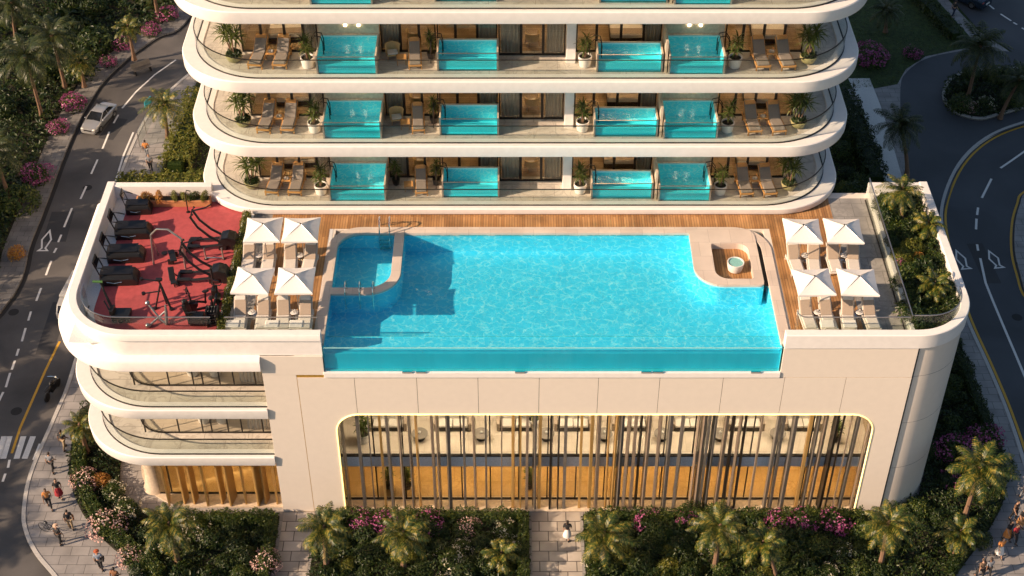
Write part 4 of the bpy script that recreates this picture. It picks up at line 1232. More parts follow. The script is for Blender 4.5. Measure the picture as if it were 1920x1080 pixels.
# front row, left to right
palm((335, 1058), (318, 985), 'palm in front of the golden ground floor fins, leftmost in the front beds', scale=0.92)
palm((613, 1066), (608, 992), 'palm beside the narrow side path, at the left end of the middle bed', scale=0.88)
palm((757, 1068), (756, 1003), 'palm below pink flowers in middle bed between the two paths', scale=0.88)
palm((1013 - 70, 1062), (940, 1040), 'small low palm near the right end of the middle bed', 'small', 1.15, r0=0.09)
palm((1132, 1060), (1133, 1003), 'palm just right of the entrance path', scale=0.90)
palm((1340, 1066), (1350, 990), 'palm in front of the lounge fins, between entrance path and rounded corner', scale=0.88)
palm((1455, 1085), (1430, 1020), 'low spreading palm with dull fronds right of lounge palm', 'small', 1.3, r0=0.09)
palm((1650, 1062), (1666, 984), 'palm at foot of hotel wall by the rounded right corner', scale=0.88)
palm((1785, 1048), (1800, 1000), 'slim small palm low beside the curved right hedge', 'small', 1.25, r0=0.07)
palm((1808, 972), (1838, 876), 'tall palm with leaning red trunk beside right pavement', scale=1.02)
palm((163, 848), (150, 800), 'palm left of the balconies at edge of corner pavement', scale=0.62)
# left side
palm((315, 258), (308, 196), 'palm on the pavement left of the tower, by the near kerb', scale=0.95)
palm((252, 112), (240, 52), 'palm beside bougainvillea on the far pavement of left street', scale=0.78)
palm((123, 167), (97, 68), 'tall palm in the left grove, directly above another palm crown', 'dark', 1.35)
palm((80, 223), (48, 108), 'tall palm with long pale trunk in left grove by the pavement', 'dark', 1.4)
palm((158, 162), (150, 118), 'short young palm near far kerb in the left grove', 'feather', 0.75)
palm((30, 70), (22, 5), 'palm at the top left corner of picture, deep in grove', 'dark', 1.3)
palm((20, 380), (-12, 285), 'leaning trunk palm at left picture edge, halfway up grove', 'dark', 1.2)
palm((297, 35), (285, -30), 'palm of which only the brown trunk shows above the left lawn', 'dark', 1.0)
# right side
palm((1814, 185), (1838, 88), 'big dark palm standing in the planted traffic island', 'dark', 1.42)
palm((1875, 222), (1912, 150), 'palm at right picture edge beside the traffic island', 'dark', 1.05)
palm((1700, 330), (1688, 235), 'dark palm between drive and pale garden path', 'dark', 1.15)
palm((1660, 60), (1662, 20), 'short palm on the lawn behind the tower', 'dark', 0.9)
# roof planter
palm((1690, 412), (1692, 358), 'rooftop palm at back end of the planter', scale=0.72, z=12.95, r0=0.1)
palm((1735, 440), (1740, 420), 'low rooftop palm in middle of planter', 'small', 1.0, z=12.95, r0=0.07)
palm((1752, 555), (1752, 535), 'low yellow green rooftop palm at front of planter', 'small', 1.05, z=12.95, r0=0.07)
# street trees past the left edge of the view, whose shade falls across the street
for i, (x, y, h) in enumerate([(-44.5, 20, 7.5), (-46, 13.5, 8.5), (-44.5, 6, 8), (-46, -1, 8.5), (-45, -8, 8), (-44, -15, 8.5), (-50, 10, 9.5), (-51, 2, 10), (-50, -6, 10), (-50, 24, 9.5), (-52, 17, 10)]):
    if i < 6:
        q = (-13, -6.5, 4, 9.5, 20, 27)[i]
        r = thing('broad_tree', 'broad crowned tree on far pavement beyond the left edge of view', 'tree', (-47.5 + (i % 3) * 1.6, q, 0.1), i * 1.1, 'broad trees beyond the left edge')
        b = MB(); b.tube([(0, 0, 0), (0.2, 0.1, 3), (0.1, -0.2, 6)], [0.3, 0.22, 0.12], 9)
        for an in (0.3, 2.2, 4.4): b.tube([(0.15, 0, 3.2), (1.4 * math.cos(an), 1.4 * math.sin(an), 5.6)], [0.14, 0.05], 6)
        b.build('trunk', M['bark'], r, smooth=True)
        for k, (ox, oy, oz, s_) in enumerate([(0, 0, 6.0, 3.0), (1.8, 0.6, 5.4, 2.2), (-1.6, 0.9, 5.7, 2.3), (0.2, -1.9, 5.5, 2.2)]):
            o = bpy.data.objects.new('crown', PK['broad' if k % 2 else 'dark%d' % (i % 4)][0]); COL.objects.link(o); o.parent = r
            o.location = (ox, oy, oz); o.scale = (s_,) * 3; o.rotation_euler = (0, 0, k + i)
    palm(None, None, 'tall palm on far pavement beyond the left edge of view', 'dark', 1.5, base=Vector((x, y, 0.1)), crown=Vector((x + 0.5, y, h)), group='palms beyond the left edge')

# --- ground planting
cover('ground_cover', BED_A, 150, 0.6, 0.17, M['leaf_dark'], 1)
cover('ground_cover', BED_B, 150, 0.6, 0.17, M['leaf_dark'], 2)
cover('ground_cover', BED_C, 170, 0.7, 0.18, M['leaf_dark'], 3)
cover('ground_cover', BED_L, 70, 0.4, 0.18, M['leaf'], 4)
cover('ground_cover', RSTRIP, 110, 0.45, 0.18, M['leaf'], 5, z=0.14)
cover('ground_cover', isl_out, 110, 0.5, 0.2, M['leaf_dark'], 6, z=0.24)
cover('grass', LAWN_R, 60, 0.10, 0.16, M['leaf'], 7, z=0.14, aspect=5)
cover('undergrowth', GROVE, 60, 0.9, 0.28, M['leaf_dark'], 8, z=0.1, keep=lambda X, Y: (Y > 4) & (X > -56))
HP = [(-12.98, -9), (-12.98, -0.7)]
hedge([(-13.2, -8.5), (-13.2, -0.8), (-19.5, -0.8)], 0.5, 0.75, 'low clipped hedge bordering the left bed along side path and golden fins', seed=11)
hedge([(-10.55, -0.62), (0.62, -0.62), (0.62, -8.5)], 0.5, 0.7, 'low clipped hedge bordering the middle bed, turning along the entrance path', seed=12)
hedge([(4.3, -8.5), (4.3, -0.62), (19.5, -0.62)], 0.5, 0.7, 'low clipped hedge bordering right bed in front of the lounge', seed=13)
hedge(spline([(p[0] + 0.42, p[1] + 0.1) for p in P2([(140, 850), (138, 900), (155, 950), (188, 1000), (238, 1045), (290, 1090)])], 3), 0.6, 0.6, 'curved clipped hedge along the left corner pavement', seed=14, m=M['leaf'])
hedge(spline([(p[0] - 0.35, p[1]) for p in P2([(1790, 1080), (1815, 1045), (1858, 983), (1880, 925), (1872, 850), (1842, 770), (1810, 690)])], 3), 0.6, 0.7, 'curved clipped hedge along the right pavement', seed=15, m=M['leaf_dark'])
hedge(P2([(222, 358), (385, 358)]), 1.7, 0.9, 'wide hedge behind the gym terrace', seed=16, m=M['leaf_lime'], size=0.17, dens=120)
hedge(P2([(330, 330), (352, 262), (378, 190)]), 1.9, 1.1, 'tall hedge running up the left side of tower', seed=17, m=M['leaf_lime'], size=0.17, dens=120)
hedge(P2([(1575, 180), (1600, 235), (1625, 300), (1640, 350)]), 1.5, 0.9, 'dark hedge between tower and the pale garden path', seed=18, m=M['leaf_dark'], size=0.17, dens=110)
hedge(P2([(1708, -8), (1745, 30), (1790, 78)]), 1.2, 0.8, 'hedge between lawn and the back pavement', seed=19, m=M['leaf_dark'], size=0.17, dens=90)
hedge([(-14.77, 0.5), (-14.77, 10.8)], 0.4, 0.5, 'thin green hedge strip between red gym floor and sun loungers', z=DECK + 0.01, seed=20, m=M['leaf_lime'], size=0.08, dens=420)
def pts_in(poly, n, seed, ymin=-99, ymax=99, gap=1.1):
    rng = random.Random(seed); out = []
    xs = [p[0] for p in poly]; ys = [p[1] for p in poly]
    for _ in range(6000):
        x, y = rng.uniform(min(xs), max(xs)), rng.uniform(max(min(ys), ymin), min(max(ys), ymax))
        if inside(poly, np.array([x]), np.array([y]))[0] and all((x - a) ** 2 + (y - b_) ** 2 > gap * gap for a, b_ in out):
            out.append((x, y))
            if len(out) >= n: break
    return out
KS = ['dark0', 'dark1', 'green0', 'dark2', 'broad', 'green1', 'dark3', 'cream', 'green2', 'lime']
def fill(poly, n, seed, label, group, z, smin=0.55, smax=0.95, ymin=-4.6, ymax=99, gap=1.05, ks=KS):
    rng = random.Random(seed + 7)
    for i, (x, y) in enumerate(pts_in(poly, n, seed, ymin, ymax, gap)):
        shrub(rng.choice(ks), (x, y, z), rng.uniform(smin, smax), label, group)
fill([(-20.0, -4.6), (-13.8, -4.6), (-13.8, -1.5), (-21.0, -1.5)], 18, 1, 'dark leafy shrub in the bed left of side path', 'shrubs filling the left bed', 0.2, ymax=-1.4)
fill([(-10.4, -4.6), (0.2, -4.6), (0.2, -1.5), (-10.4, -1.5)], 26, 2, 'dark leafy shrub in the middle bed between the two paths', 'shrubs filling the middle bed', 0.2)
fill([(4.8, -4.6), (20.5, -4.6), (20.5, -1.5), (4.8, -1.5)], 34, 3, 'dark leafy shrub in the bed right of the entrance path', 'shrubs filling the right bed', 0.2)
fill(BED_C, 30, 4, 'dark shrub in the strip round the rounded right corner', 'shrubs round the right corner', 0.2, ymin=-3.5, ymax=12, gap=0.95, ks=['dark0', 'dark1', 'green0', 'broad', 'green1', 'green2'])
fill(RSTRIP, 12, 5, 'leafy shrub beside the pale garden path right of tower', 'shrubs beside the pale path', 0.14, 0.8, 1.3, ymin=20)
fill(isl_out, 9, 6, 'leafy shrub under the big palm in the traffic island', 'shrubs in the traffic island', 0.24, 0.8, 1.2, ymin=20, gap=1.4)
fill([(p[0], p[1]) for p in GROVE], 80, 7, 'dark shrub in the grove left of the street', 'undergrowth shrubs in the left grove', 0.1, 1.1, 2.0, ymin=16, ymax=58, gap=1.35, ks=['dark0', 'dark1', 'dark2', 'dark3', 'broad', 'green0'])
PLANTER = [(20.5, 0.6), (22.7, 1.2), (23.0, 4), (23.0, 12.3), (20.5, 12.3)]
fill(PLANTER, 22, 8, 'leafy shrub in the rooftop planter', 'shrubs in the rooftop planter', 12.92, 0.5, 0.85, ymin=0, gap=0.75, ks=['green0', 'green1', 'dark1', 'lime', 'green3', 'dark2', 'broad'])
# flowering shrubs one can tell apart
def fl(px, key, s, label, z=0.2, name='flowering_shrub'):
    shrub(key, tuple(at(px[0], px[1], z)), s * (0.78 if px[1] < 500 and px[0] < 400 else 1.4 if 970 < px[1] < 1000 else 1.0), label, 'flowering shrubs in the gardens', name)
fl((160, 905), 'palepink', 0.85, 'pale pink flowering shrub at left tip of corner bed, topmost there')
fl((205, 992), 'palepink', 0.75, 'pale pink flowering shrub halfway down the curved left hedge')
fl((250, 1050), 'palepink', 0.78, 'pale pink flowering shrub at the bottom of curved left hedge')
fl((500, 1058), 'palepink', 0.85, 'pale pink flowering shrub beside the side path')
fl((190, 905), 'orange', 0.7, 'orange tinted shrub beside the top pale pink shrub')
fl((215, 930), 'cream', 0.85, 'cream flowered shrub in the middle of the left corner bed')
fl((240, 960), 'cream', 0.85, 'cream flowered shrub below the round stone column')
fl((680, 985), 'pink', 0.6, 'pink flowering shrub at left end of the lounge front')
fl((720, 985), 'pink', 0.6, 'pink flowering shrub behind the middle bed palm')
fl((800, 990), 'pink2', 0.65, 'pink flowering shrub right of the middle bed palm')
fl((880, 990), 'palepink', 0.5, 'small pink flowering shrub by the clipped hedge of middle bed')
fl((1215, 990), 'pink2', 0.6, 'small pink flowering shrub between the entrance palm and lounge palm')
fl((1290, 985), 'pink', 0.55, 'pink flowering shrub just left of the lounge palm')
fl((1455, 985), 'pink', 0.6, 'pink flowering shrub just right of the lounge palm')
fl((1510, 985), 'pink2', 0.65, 'pink flowering shrub under the right half of lounge fins')
fl((1570, 985), 'pink2', 0.7, 'pink flowering shrub near right end of the lounge front')
fl((1110, 1062), 'cream', 0.55, 'cream flowered shrub at the edge of the entrance path')
fl((1790, 850), 'pink', 1.15, 'magenta shrub beside right wall, above the leaning palm')
fl((1845, 832), 'pink', 1.1, 'magenta shrub at the right pavement edge')
fl((1775, 905), 'pink2', 0.7, 'dark shrub with red flowers left of the leaning palm')
fl((140, 200), 'pink', 1.35, 'magenta bougainvillea left of the silver car')
fl((110, 245), 'pink', 1.1, 'magenta bougainvillea below and left of the silver car')
fl((70, 335), 'pink', 1.5, 'large magenta bougainvillea by the far left pavement')
fl((205, 120), 'pink2', 0.95, 'small magenta bougainvillea left of the kerbside palm')
fl((228, 88), 'pink', 1.1, 'magenta bougainvillea under the kerbside palm')
fl((285, 62), 'pink', 1.1, 'magenta bougainvillea between kerbside palm and tower')
fl((315, 32), 'pink', 1.2, 'magenta bougainvillea nearest the top terrace corner on the left')
fl((30, 480), 'orange', 1.0, 'orange leaved shrub at the left edge beside the street')
fl((1632, 115), 'pink', 1.5, 'large magenta bougainvillea right of tower by the lawn')
fl((1712, 105), 'pink2', 0.8, 'small magenta shrub at the lawn edge above the drive')
fl((1815, 205), 'palepink', 0.7, 'pale flowered shrub at the front of traffic island')
fl((1848, 200), 'cream', 0.8, 'cream flowered shrub right of the island palm')
fl((1690, 492), 'pink2', 0.35, 'small pink flowered shrub in the middle of rooftop planter', 12.95)
fl((1722, 485), 'orange', 0.45, 'orange tinted shrub in the middle of rooftop planter', 12.95)
# planter soil and its own cover
b = MB(); b.prism(PLANTER, 12.5, 12.92); S(b.build('planter_soil', M['soil']))
cover('ground_cover', PLANTER, 260, 0.5, 0.13, M['leaf'], 21, z=12.92)
# autumn coloured plants along the back of the gym
for i, (x, k, s, lab) in enumerate([(-20.6, 'orange', 0.5, 'orange leaved plant at left end of the gym back wall'), (-19.9, 'orange', 0.55, 'orange leaved plant second from left along the gym back wall'), (-19.0, 'lime', 0.5, 'lime green plant in the middle of the gym back wall'),
                                   (-18.5, 'lime', 0.5, 'lime green plant right of the middle along the gym back wall'), (-17.9, 'green0', 0.45, 'dark green plant along the gym back wall near the tower'), (-17.35, 'lime', 0.5, 'lime green plant beside the dark post at the gym back wall')]):
    shrub(k, (x, 11.95, DECK + 0.35), (s, s * 0.5, s * 1.2), lab, 'plants along the gym back wall')
tb = thing('plant_trough', 'long terracotta plant trough along the gym back wall', 'planter', (-19, 11.9, DECK + 0.012))
b = MB(); b.bx(-2.2, 2.0, -0.22, 0.3, 0, 0.42); b.build('trough', mat('terracotta', (0.50, 0.22, 0.09), 0.7), tb, bevel=0.02)
b = MB(); b.bx(-2.1, 1.9, -0.15, 0.22, 0.42, 0.44); b.build('soil', M['soil'], tb)

# ------------------------------------------------------------------ potted plants on the terraces
def strap_crown(rng, heads, n, L, w):
    V, F = [], []
    for hx, hy, hz in heads:
        for i in range(n):
            az = i * 2.4 + rng.uniform(-.3, .3); q = i / n
            e = R(80) * (1 - q) + R(-15) * q + rng.uniform(-.15, .15)
            d = Vector((math.cos(az), math.sin(az), 0)); s_ = Vector((-d.y, d.x, 0))
            l = L * rng.uniform(.8, 1.15); p = Vector((hx, hy, hz)); K = 5
            row = []
            for k in range(K + 1):
                ww = w * math.sin(PI * (0.12 + 0.86 * k / K)) * 0.5
                row.append((p - s_ * ww, p + s_ * ww))
                p = p + (d * math.cos(e) + Vector((0, 0, 1)) * math.sin(e)) * (l / K)
                e -= 0.22
            i0 = len(V)
            for a, c in row: V += [tuple(a), tuple(c)]
            for k in range(K): F.append((i0 + 2 * k, i0 + 2 * k + 1, i0 + 2 * k + 3, i0 + 2 * k + 2))
    return V, F
def potted(kind, seed):
    rng = random.Random(seed)
    if kind == 'big':
        r = thing('potted_palm', 'x', 'potted plant', (0, 0, 0), 0, 'big potted plants at the terrace ends')
        b = MB(); b.lathe([(0.22, 0), (0.34, 0.08), (0.44, 0.3), (0.46, 0.42), (0.42, 0.44), (0.40, 0.38), (0.0, 0.37)], 20); b.build('pot', M['pot_green'], r, smooth=True)
        nr = np.random.default_rng(seed); V, F = bush_verts(nr, 330, 0.42, 0.13, 0.6); V[:, 2] += 0.38
        blades_mesh('underplanting', V, F, M['leaf_dark'], r)
        heads = [(-.28, .1, 1.55), (.25, -.1, 1.7), (0.05, .25, 2.0), (-.1, -.25, 1.4), (.4, .2, 1.45)]; nl, L, w = 26, 0.85, 0.075
        st = MB()
        for h in heads: st.tube([(h[0] * .2, h[1] * .2, 0.35), (h[0] * .6, h[1] * .6, h[2] * .6), h], [0.05, 0.04, 0.035], 6)
    else:
        r = thing('potted_plant', 'x', 'potted plant', (0, 0, 0), 0, 'potted plants beside the plunge pools')
        b = MB(); dk = kind == 'small'
        k_ = 0.62 if dk else 1.0
        b.lathe([(0.24 * k_, 0), (0.30 * k_, 0.05), (0.36 * k_, 0.45 * k_), (0.37 * k_, 0.62 * k_), (0.33 * k_, 0.62 * k_), (0.32 * k_, 0.54 * k_), (0.0, 0.53 * k_)], 20)
        b.build('pot', M['blackmetal'] if dk else M['pot_white'], r, smooth=True)
        b = MB(); b.lathe([(0.0, 0.545 * k_), (0.315 * k_, 0.545 * k_)], 14); b.build('soil', M['soil'], r)
        heads = [(-.1, .06, 1.15), (.12, -.08, 1.35), (0.02, .1, 1.65), (0.0, -.05, 0.95)]; nl, L, w = 18, 0.55, 0.07
        if dk: heads = [(h[0] * .7, h[1] * .7, h[2] * .85) for h in heads]; L = 0.42
        st = MB()
        for h in heads: st.tube([(0, 0, 0.3), (h[0] * .5, h[1] * .5, h[2] * .6), h], [0.035, 0.03, 0.02], 6)
    st.build('stems', M['bark'], r, smooth=True)
    V, F = strap_crown(rng, heads, nl, L, w)
    blades_mesh('foliage', V, F, M['strap'], r)
    return Maker(r)
big_pot, mid_pot, small_pot = potted('big', 1), potted('mid', 2), potted('small', 3)
for k, zf in enumerate(FL[:3]):
    fl_ = FNAME[k]; z = zf + 0.01
    big_pot((-14.75, 12.95, z), k * 1.1, 'big potted plant in olive bowl at left end of %s terrace' % fl_)
    big_pot((15.7, 12.8, z), 2 + k, 'big potted plant in olive bowl at right end of %s terrace' % fl_)
    mid_pot((-10.78, 12.35, z), k, 'white potted plant left of the left deep plunge pool on %s terrace' % fl_)
    mid_pot((3.85, 12.45, z), k + 2, 'white potted plant beside the white column on %s terrace' % fl_)
    mid_pot((11.75, 12.35, z), k + 4, 'white potted plant right of the right deep plunge pool on %s terrace' % fl_)
    small_pot((-4.3, 13.2, z), k, 'small dark potted plant left of the wide plunge pool on %s terrace' % fl_)
small_pot((-6.6, 13.2, FL[0] + 0.01), 3, 'small dark potted plant right of the left deep plunge pool on lowest terrace')

# ------------------------------------------------------------------ loungers, chairs, tables, parasols
def lounger(kind):
    """Head end at +Y (back raised), foot at -Y."""
    wood = kind == 'teak'
    fm, cm = (M['wood'], M['cushion_grey']) if wood else (M['cushion_light'], M['cushion'])
    r = thing('sun_lounger', 'x', 'sun lounger', (0, 0, 0))
    w, L = 0.72, 1.95
    b = MB()
    for s_ in (-1, 1): b.bx(s_ * w / 2 - 0.04, s_ * w / 2 + 0.04, -L / 2, L / 2 - (0.0 if wood else .3), 0.24, 0.33)
    b.bx(-w / 2, w / 2, -L / 2 - 0.02, -L / 2 + 0.06, 0.24, 0.33); b.bx(-w / 2, w / 2, L / 2 - .4, L / 2 - .32, 0.24, 0.33)
    b.build('frame', fm, r, bevel=0.012)
    for sx in (-1, 1):
        for yy in (-L / 2 + 0.1, L / 2 - .36):
            b = MB(); b.bx(sx * w / 2 - 0.035, sx * w / 2 + 0.035, yy - 0.035, yy + 0.035, 0, 0.24); b.build('leg', fm, r)
    b = MB(); b.bx(-w / 2 + 0.045, w / 2 - 0.045, -L / 2 + 0.07, 0.12, 0.30, 0.42); b.build('seat_cushion', cm if wood else M['cushion_light'], r, bevel=0.035)
    bk = MB(); bk.box((0, 0.12 + 0.43, 0.68), (w - 0.09, 1.02, 0.11), (R(38), 0, 0)); bk.build('back_cushion', cm, r, bevel=0.035)
    bf = MB(); bf.box((0, 0.17 + 0.43, 0.63), (w, 1.06, 0.045), (R(38), 0, 0)); bf.build('back_frame', fm, r, bevel=0.01)
    p = MB(); p.box((0, 0.86, 1.0), (w - 0.16, 0.26, 0.09), (R(38), 0, 0)); p.build('pillow', M['cushion_light'] if not wood else M['wood'], r, bevel=0.03)
    return Maker(r)
teak, deck_l = lounger('teak'), lounger('deck')
for k, zf in enumerate(FL[:3]):
    f_ = FNAME[k]; z = zf + 0.008
    teak((-13.45, 13.0, z), R(-6), 'teak lounger nearest the big pot at left end of %s terrace' % f_, 'teak loungers on the terraces')
    teak((-12.2, 13.0, z), R(-3), 'teak lounger second from the left end of %s terrace' % f_, 'teak loungers on the terraces')
    teak((13.15, 12.85, z), R(5), 'teak lounger nearer the pool in the right pair on %s terrace' % f_, 'teak loungers on the terraces')
    teak((14.45, 12.85, z), R(7), 'teak lounger nearer the big pot in the right pair on %s terrace' % f_, 'teak loungers on the terraces')
    teak((-5.15, 12.9, z), R(4), 'teak lounger between the two left plunge pools on %s terrace' % f_, 'teak loungers on the terraces', 0.9)
def small_table(name, label, h=0.42):
    r = thing(name, label, 'side table')
    b = MB(); b.bx(-0.26, 0.26, -0.26, 0.26, h - 0.05, h); b.build('table_top', M['wood'], r, bevel=0.01)
    for sx in (-1, 1):
        for sy in (-1, 1):
            b = MB(); b.bx(sx * .22 - .02, sx * .22 + .02, sy * .22 - .02, sy * .22 + .02, 0, h - 0.05); b.build('leg', M['wood'], r)
    return Maker(r)
ttab = small_table('side_table', 'x')
def armchair():
    r = thing('armchair', 'x', 'armchair')
    b = MB(); b.bx(-.32, .32, -.32, .3, 0.3, 0.38); b.build('seat', M['rattan'], r, bevel=0.02)
    b = MB()
    pth = [(0.36 * math.cos(R(a)), 0.02 + 0.34 * math.sin(R(a))) for a in range(-20, 201, 20)]
    b.sweep(pth, [(0.0, 0.34), (0.03, 0.62), (0.06, 0.82), (0.02, 0.82), (-0.02, 0.62), (-0.05, 0.34)], closed_prof=True); b.build('backrest', M['rattan'], r, smooth=True)
    b = MB(); b.bx(-.27, .27, -.28, .2, 0.38, 0.46); b.build('cushion', M['cushion_light'], r, bevel=0.03)
    for sx in (-1, 1):
        for sy in (-1, 1):
            b = MB(); b.tube([(sx * .26, sy * .25, 0.31), (sx * .3, sy * .29, 0)], 0.02, 6); b.build('leg', M['wood'], r)
    return Maker(r)
rchair = armchair()
def tea_set(loc, label):
    r = thing('tea_tray', label, 'tray', loc, 0.3, 'trays on the terrace tables')
    b = MB(); b.lathe([(0.16, 0.0), (0.18, 0.025), (0.17, 0.025), (0.15, 0.01), (0, 0.01)], 14); b.build('tray', M['steel'], r)
    for x, y in ((-.06, 0.03), (.07, -.02)):
        b = MB(); b.lathe([(0.03, 0.01), (0.04, 0.09), (0.035, 0.09), (0.0, 0.02)], 10, (x, y, 0)); b.build('cup', M['pot_white'], r, smooth=True)
for k, zf in enumerate(FL[:3]):
    f_ = FNAME[k]; z = zf + 0.008
    for x, w_ in ((-12.82, 'left'), (13.8, 'right')):
        ttab((x, 13.2, z), 0, 'small teak table between the %s pair of loungers on %s terrace' % (w_, f_), 'teak side tables')
        tea_set((x, 13.2, z + 0.422), 'tray with two cups on table of the %s lounger pair, %s terrace' % (w_, f_))
    if k > 0:
        rchair((-6.35, 13.2, z), R(10), 'round backed rattan armchair right of left deep plunge pool on %s terrace' % f_, 'rattan armchairs')
    ttab((-5.85, 12.7, z), 0.1, 'small teak table right of the left deep plunge pool on %s terrace' % f_, 'teak side tables')

def parasol():
    r = thing('parasol', 'x', 'parasol', (0, 0, 0), 0, 'square white parasols on the pool deck')
    h, e = 2.32, 1.03
    b = MB()
    n = 6
    vs, fs = [(0, 0, h + 0.34)], []
    ringv = []
    for t in (0.34, 0.68, 1.0):                      # slightly sagging cloth between the ribs
        row = []
        for s_ in range(4):
            a0, a1 = R(45 + 90 * s_), R(135 + 90 * s_)
            c0 = Vector((math.cos(a0), math.sin(a0), 0)) * e * math.sqrt(2); c1 = Vector((math.cos(a1), math.sin(a1), 0)) * e * math.sqrt(2)
            for k in range(n):
                f = k / n; p = c0.lerp(c1, f) * t
                sag = 4 * f * (1 - f)
                p = p * (1 - 0.035 * sag * t)
                row.append((p.x, p.y, h + 0.34 * (1 - t) - 0.035 * sag * t))
        ringv.append(row)
    for row in ringv: vs += row
    m = 4 * n
    for k in range(m): fs.append((0, 1 + k, 1 + (k + 1) % m))
    for q in range(2):
        for k in range(m): fs.append((1 + q * m + k, 1 + (q + 1) * m + k, 1 + (q + 1) * m + (k + 1) % m, 1 + q * m + (k + 1) % m))
    k0 = 1 + 2 * m; base = len(vs)
    vs += [(x * 1.0, y * 1.0, z - 0.10) for x, y, z in ringv[2]]
    for k in range(m): fs.append((k0 + k, base + k, base + (k + 1) % m, k0 + (k + 1) % m))
    b.add(vs, fs)
    b.build('canopy', M['canvas'], r)
    b = MB(); b.tube([(0, 0, 0.06), (0, 0, h + 0.38)], 0.03, 8); b.build('pole', M['steel'], r, smooth=True)
    b = MB(); b.lathe([(0.035, 0), (0.05, 0.05), (0.0, 0.1)], 8, (0, 0, h + 0.34)); b.build('finial', M['blackmetal'], r)
    b = MB(); b.lathe([(0.3, 0), (0.3, 0.05), (0.08, 0.08), (0.05, 0.3), (0.0, 0.3)], 18); b.build('base', M['steel'], r, smooth=True)
    for s_ in range(4):
        a = R(45 + 90 * s_)
        b = MB(); b.tube([(math.cos(a) * .06, math.sin(a) * .06, h + 0.36), (math.cos(a) * e * 1.40, math.sin(a) * e * 1.40, h - 0.03)], 0.012, 5); b.build('rib', M['steel'], r)
    return Maker(r)
par = parasol()
PZd = DECK + 0.012
for px, lab in (((492, 418), 'white parasol at back left of the four beside the gym hedge'), ((563, 418), 'white parasol at back right of left four, beside the timber deck'),
                ((472, 513), 'white parasol at front left of the four beside the gym hedge'), ((552, 513), 'white parasol at front right of left four, nearest the corner pool'),
                ((1507, 420), 'white parasol at back left of right four, nearest the pool island'), ((1584, 420), 'white parasol at back right of right four'),
                ((1528, 516), 'white parasol at front left of right four, nearest the big pool'), ((1611, 516), 'white parasol at front right of right four, nearest the planter')):
    p = at(px[0], px[1], DECK + 2.76)
    par((p.x, p.y, PZd), R(2.5 * math.sin(px[0] * 2.3)), lab, None, (0.93, 1.0, 1.0))
def deck_set(px, what):
    p = at(px[0], px[1], DECK)
    deck_l((p.x, p.y, PZd), R(5.0 * math.sin(px[0] * 1.7 + px[1])), what, 'taupe loungers on the pool deck', (0.95, 0.95, 0.95))
words = ['first', 'second', 'third', 'fourth']
for side, fx, bxs in (('left', (452, 495, 533, 574), (468, 505, 546, 582)), ('right', (1512, 1549, 1588, 1630), (1489, 1524, 1562, 1598))):
    for i in range(4):
        deck_set((fx[i], 604), 'taupe lounger in the front row on the %s deck, %s from the left' % (side, words[i]))
        deck_set((bxs[i], 499), 'taupe lounger in the back row on the %s deck, %s from the left' % (side, words[i]))
def side_tab():
    r = thing('drinks_table', 'x', 'drinks table', (0, 0, 0), 0, 'steel drinks tables between deck loungers')
    b = MB(); b.lathe([(0.2, 0.4), (0.21, 0.42), (0.2, 0.44), (0, 0.44)], 16); b.build('table_top', M['pot_white'], r, smooth=True)
    b = MB(); b.lathe([(0.15, 0), (0.14, 0.02), (0.025, 0.04), (0.025, 0.4), (0, 0.4)], 12); b.build('stem', M['chrome'], r, smooth=True)
    for x, y in ((-.07, .03), (.08, .02), (0, -.09)):
        b = MB(); b.lathe([(0.022, 0.442), (0.034, 0.56), (0.03, 0.56), (0.0, 0.46)], 8, (x, y, 0)); b.build('glass_tumbler', M['chrome'], r)
    return Maker(r)
stab = side_tab()
for px, lab in (((474, 597), 'drinks table in the left front lounger pair on left deck'), ((553, 597), 'drinks table in the right front lounger pair on left deck'), ((487, 490), 'drinks table in the left back lounger pair on left deck'), ((564, 490), 'drinks table in the right back lounger pair on left deck'),
                ((1531, 597), 'drinks table in the left front lounger pair on right deck'), ((1609, 597), 'drinks table in the right front lounger pair on right deck'), ((1507, 490), 'drinks table in the left back lounger pair on right deck'), ((1580, 490), 'drinks table in the right back lounger pair on right deck')):
    p = at(px[0], px[1], DECK); stab((p.x, p.y, PZd), 0, lab)
def ottoman():
    r = thing('ottoman', 'x', 'ottoman', (0, 0, 0), 0, 'pale ottomans behind the front glass')
    b = MB(); b.bx(-.36, .36, -.28, .28, 0.04, 0.34); b.build('base', M['cushion_light'], r, bevel=0.05)
    b = MB(); b.bx(-.35, .35, -.27, .27, 0.34, 0.44); b.build('cushion', M['canvas'], r, bevel=0.04)
    return Maker(r)
ott = ottoman()
for px, lab in (((437, 622), 'pale ottoman at foot of the leftmost front lounger on left deck'), ((511, 622), 'pale ottoman between the front lounger pairs on left deck'), ((556, 622), 'pale ottoman nearest the pool on the left deck'),
                ((1550, 622), 'pale ottoman under left front parasol on right deck'), ((1592, 622), 'pale ottoman under right front parasol on right deck')):
    p = at(px[0], px[1], DECK); ott((p.x, p.y + 0.15, PZd), 0, lab)
for px, lab in (((470, 492 + 0), 'x'),): pass

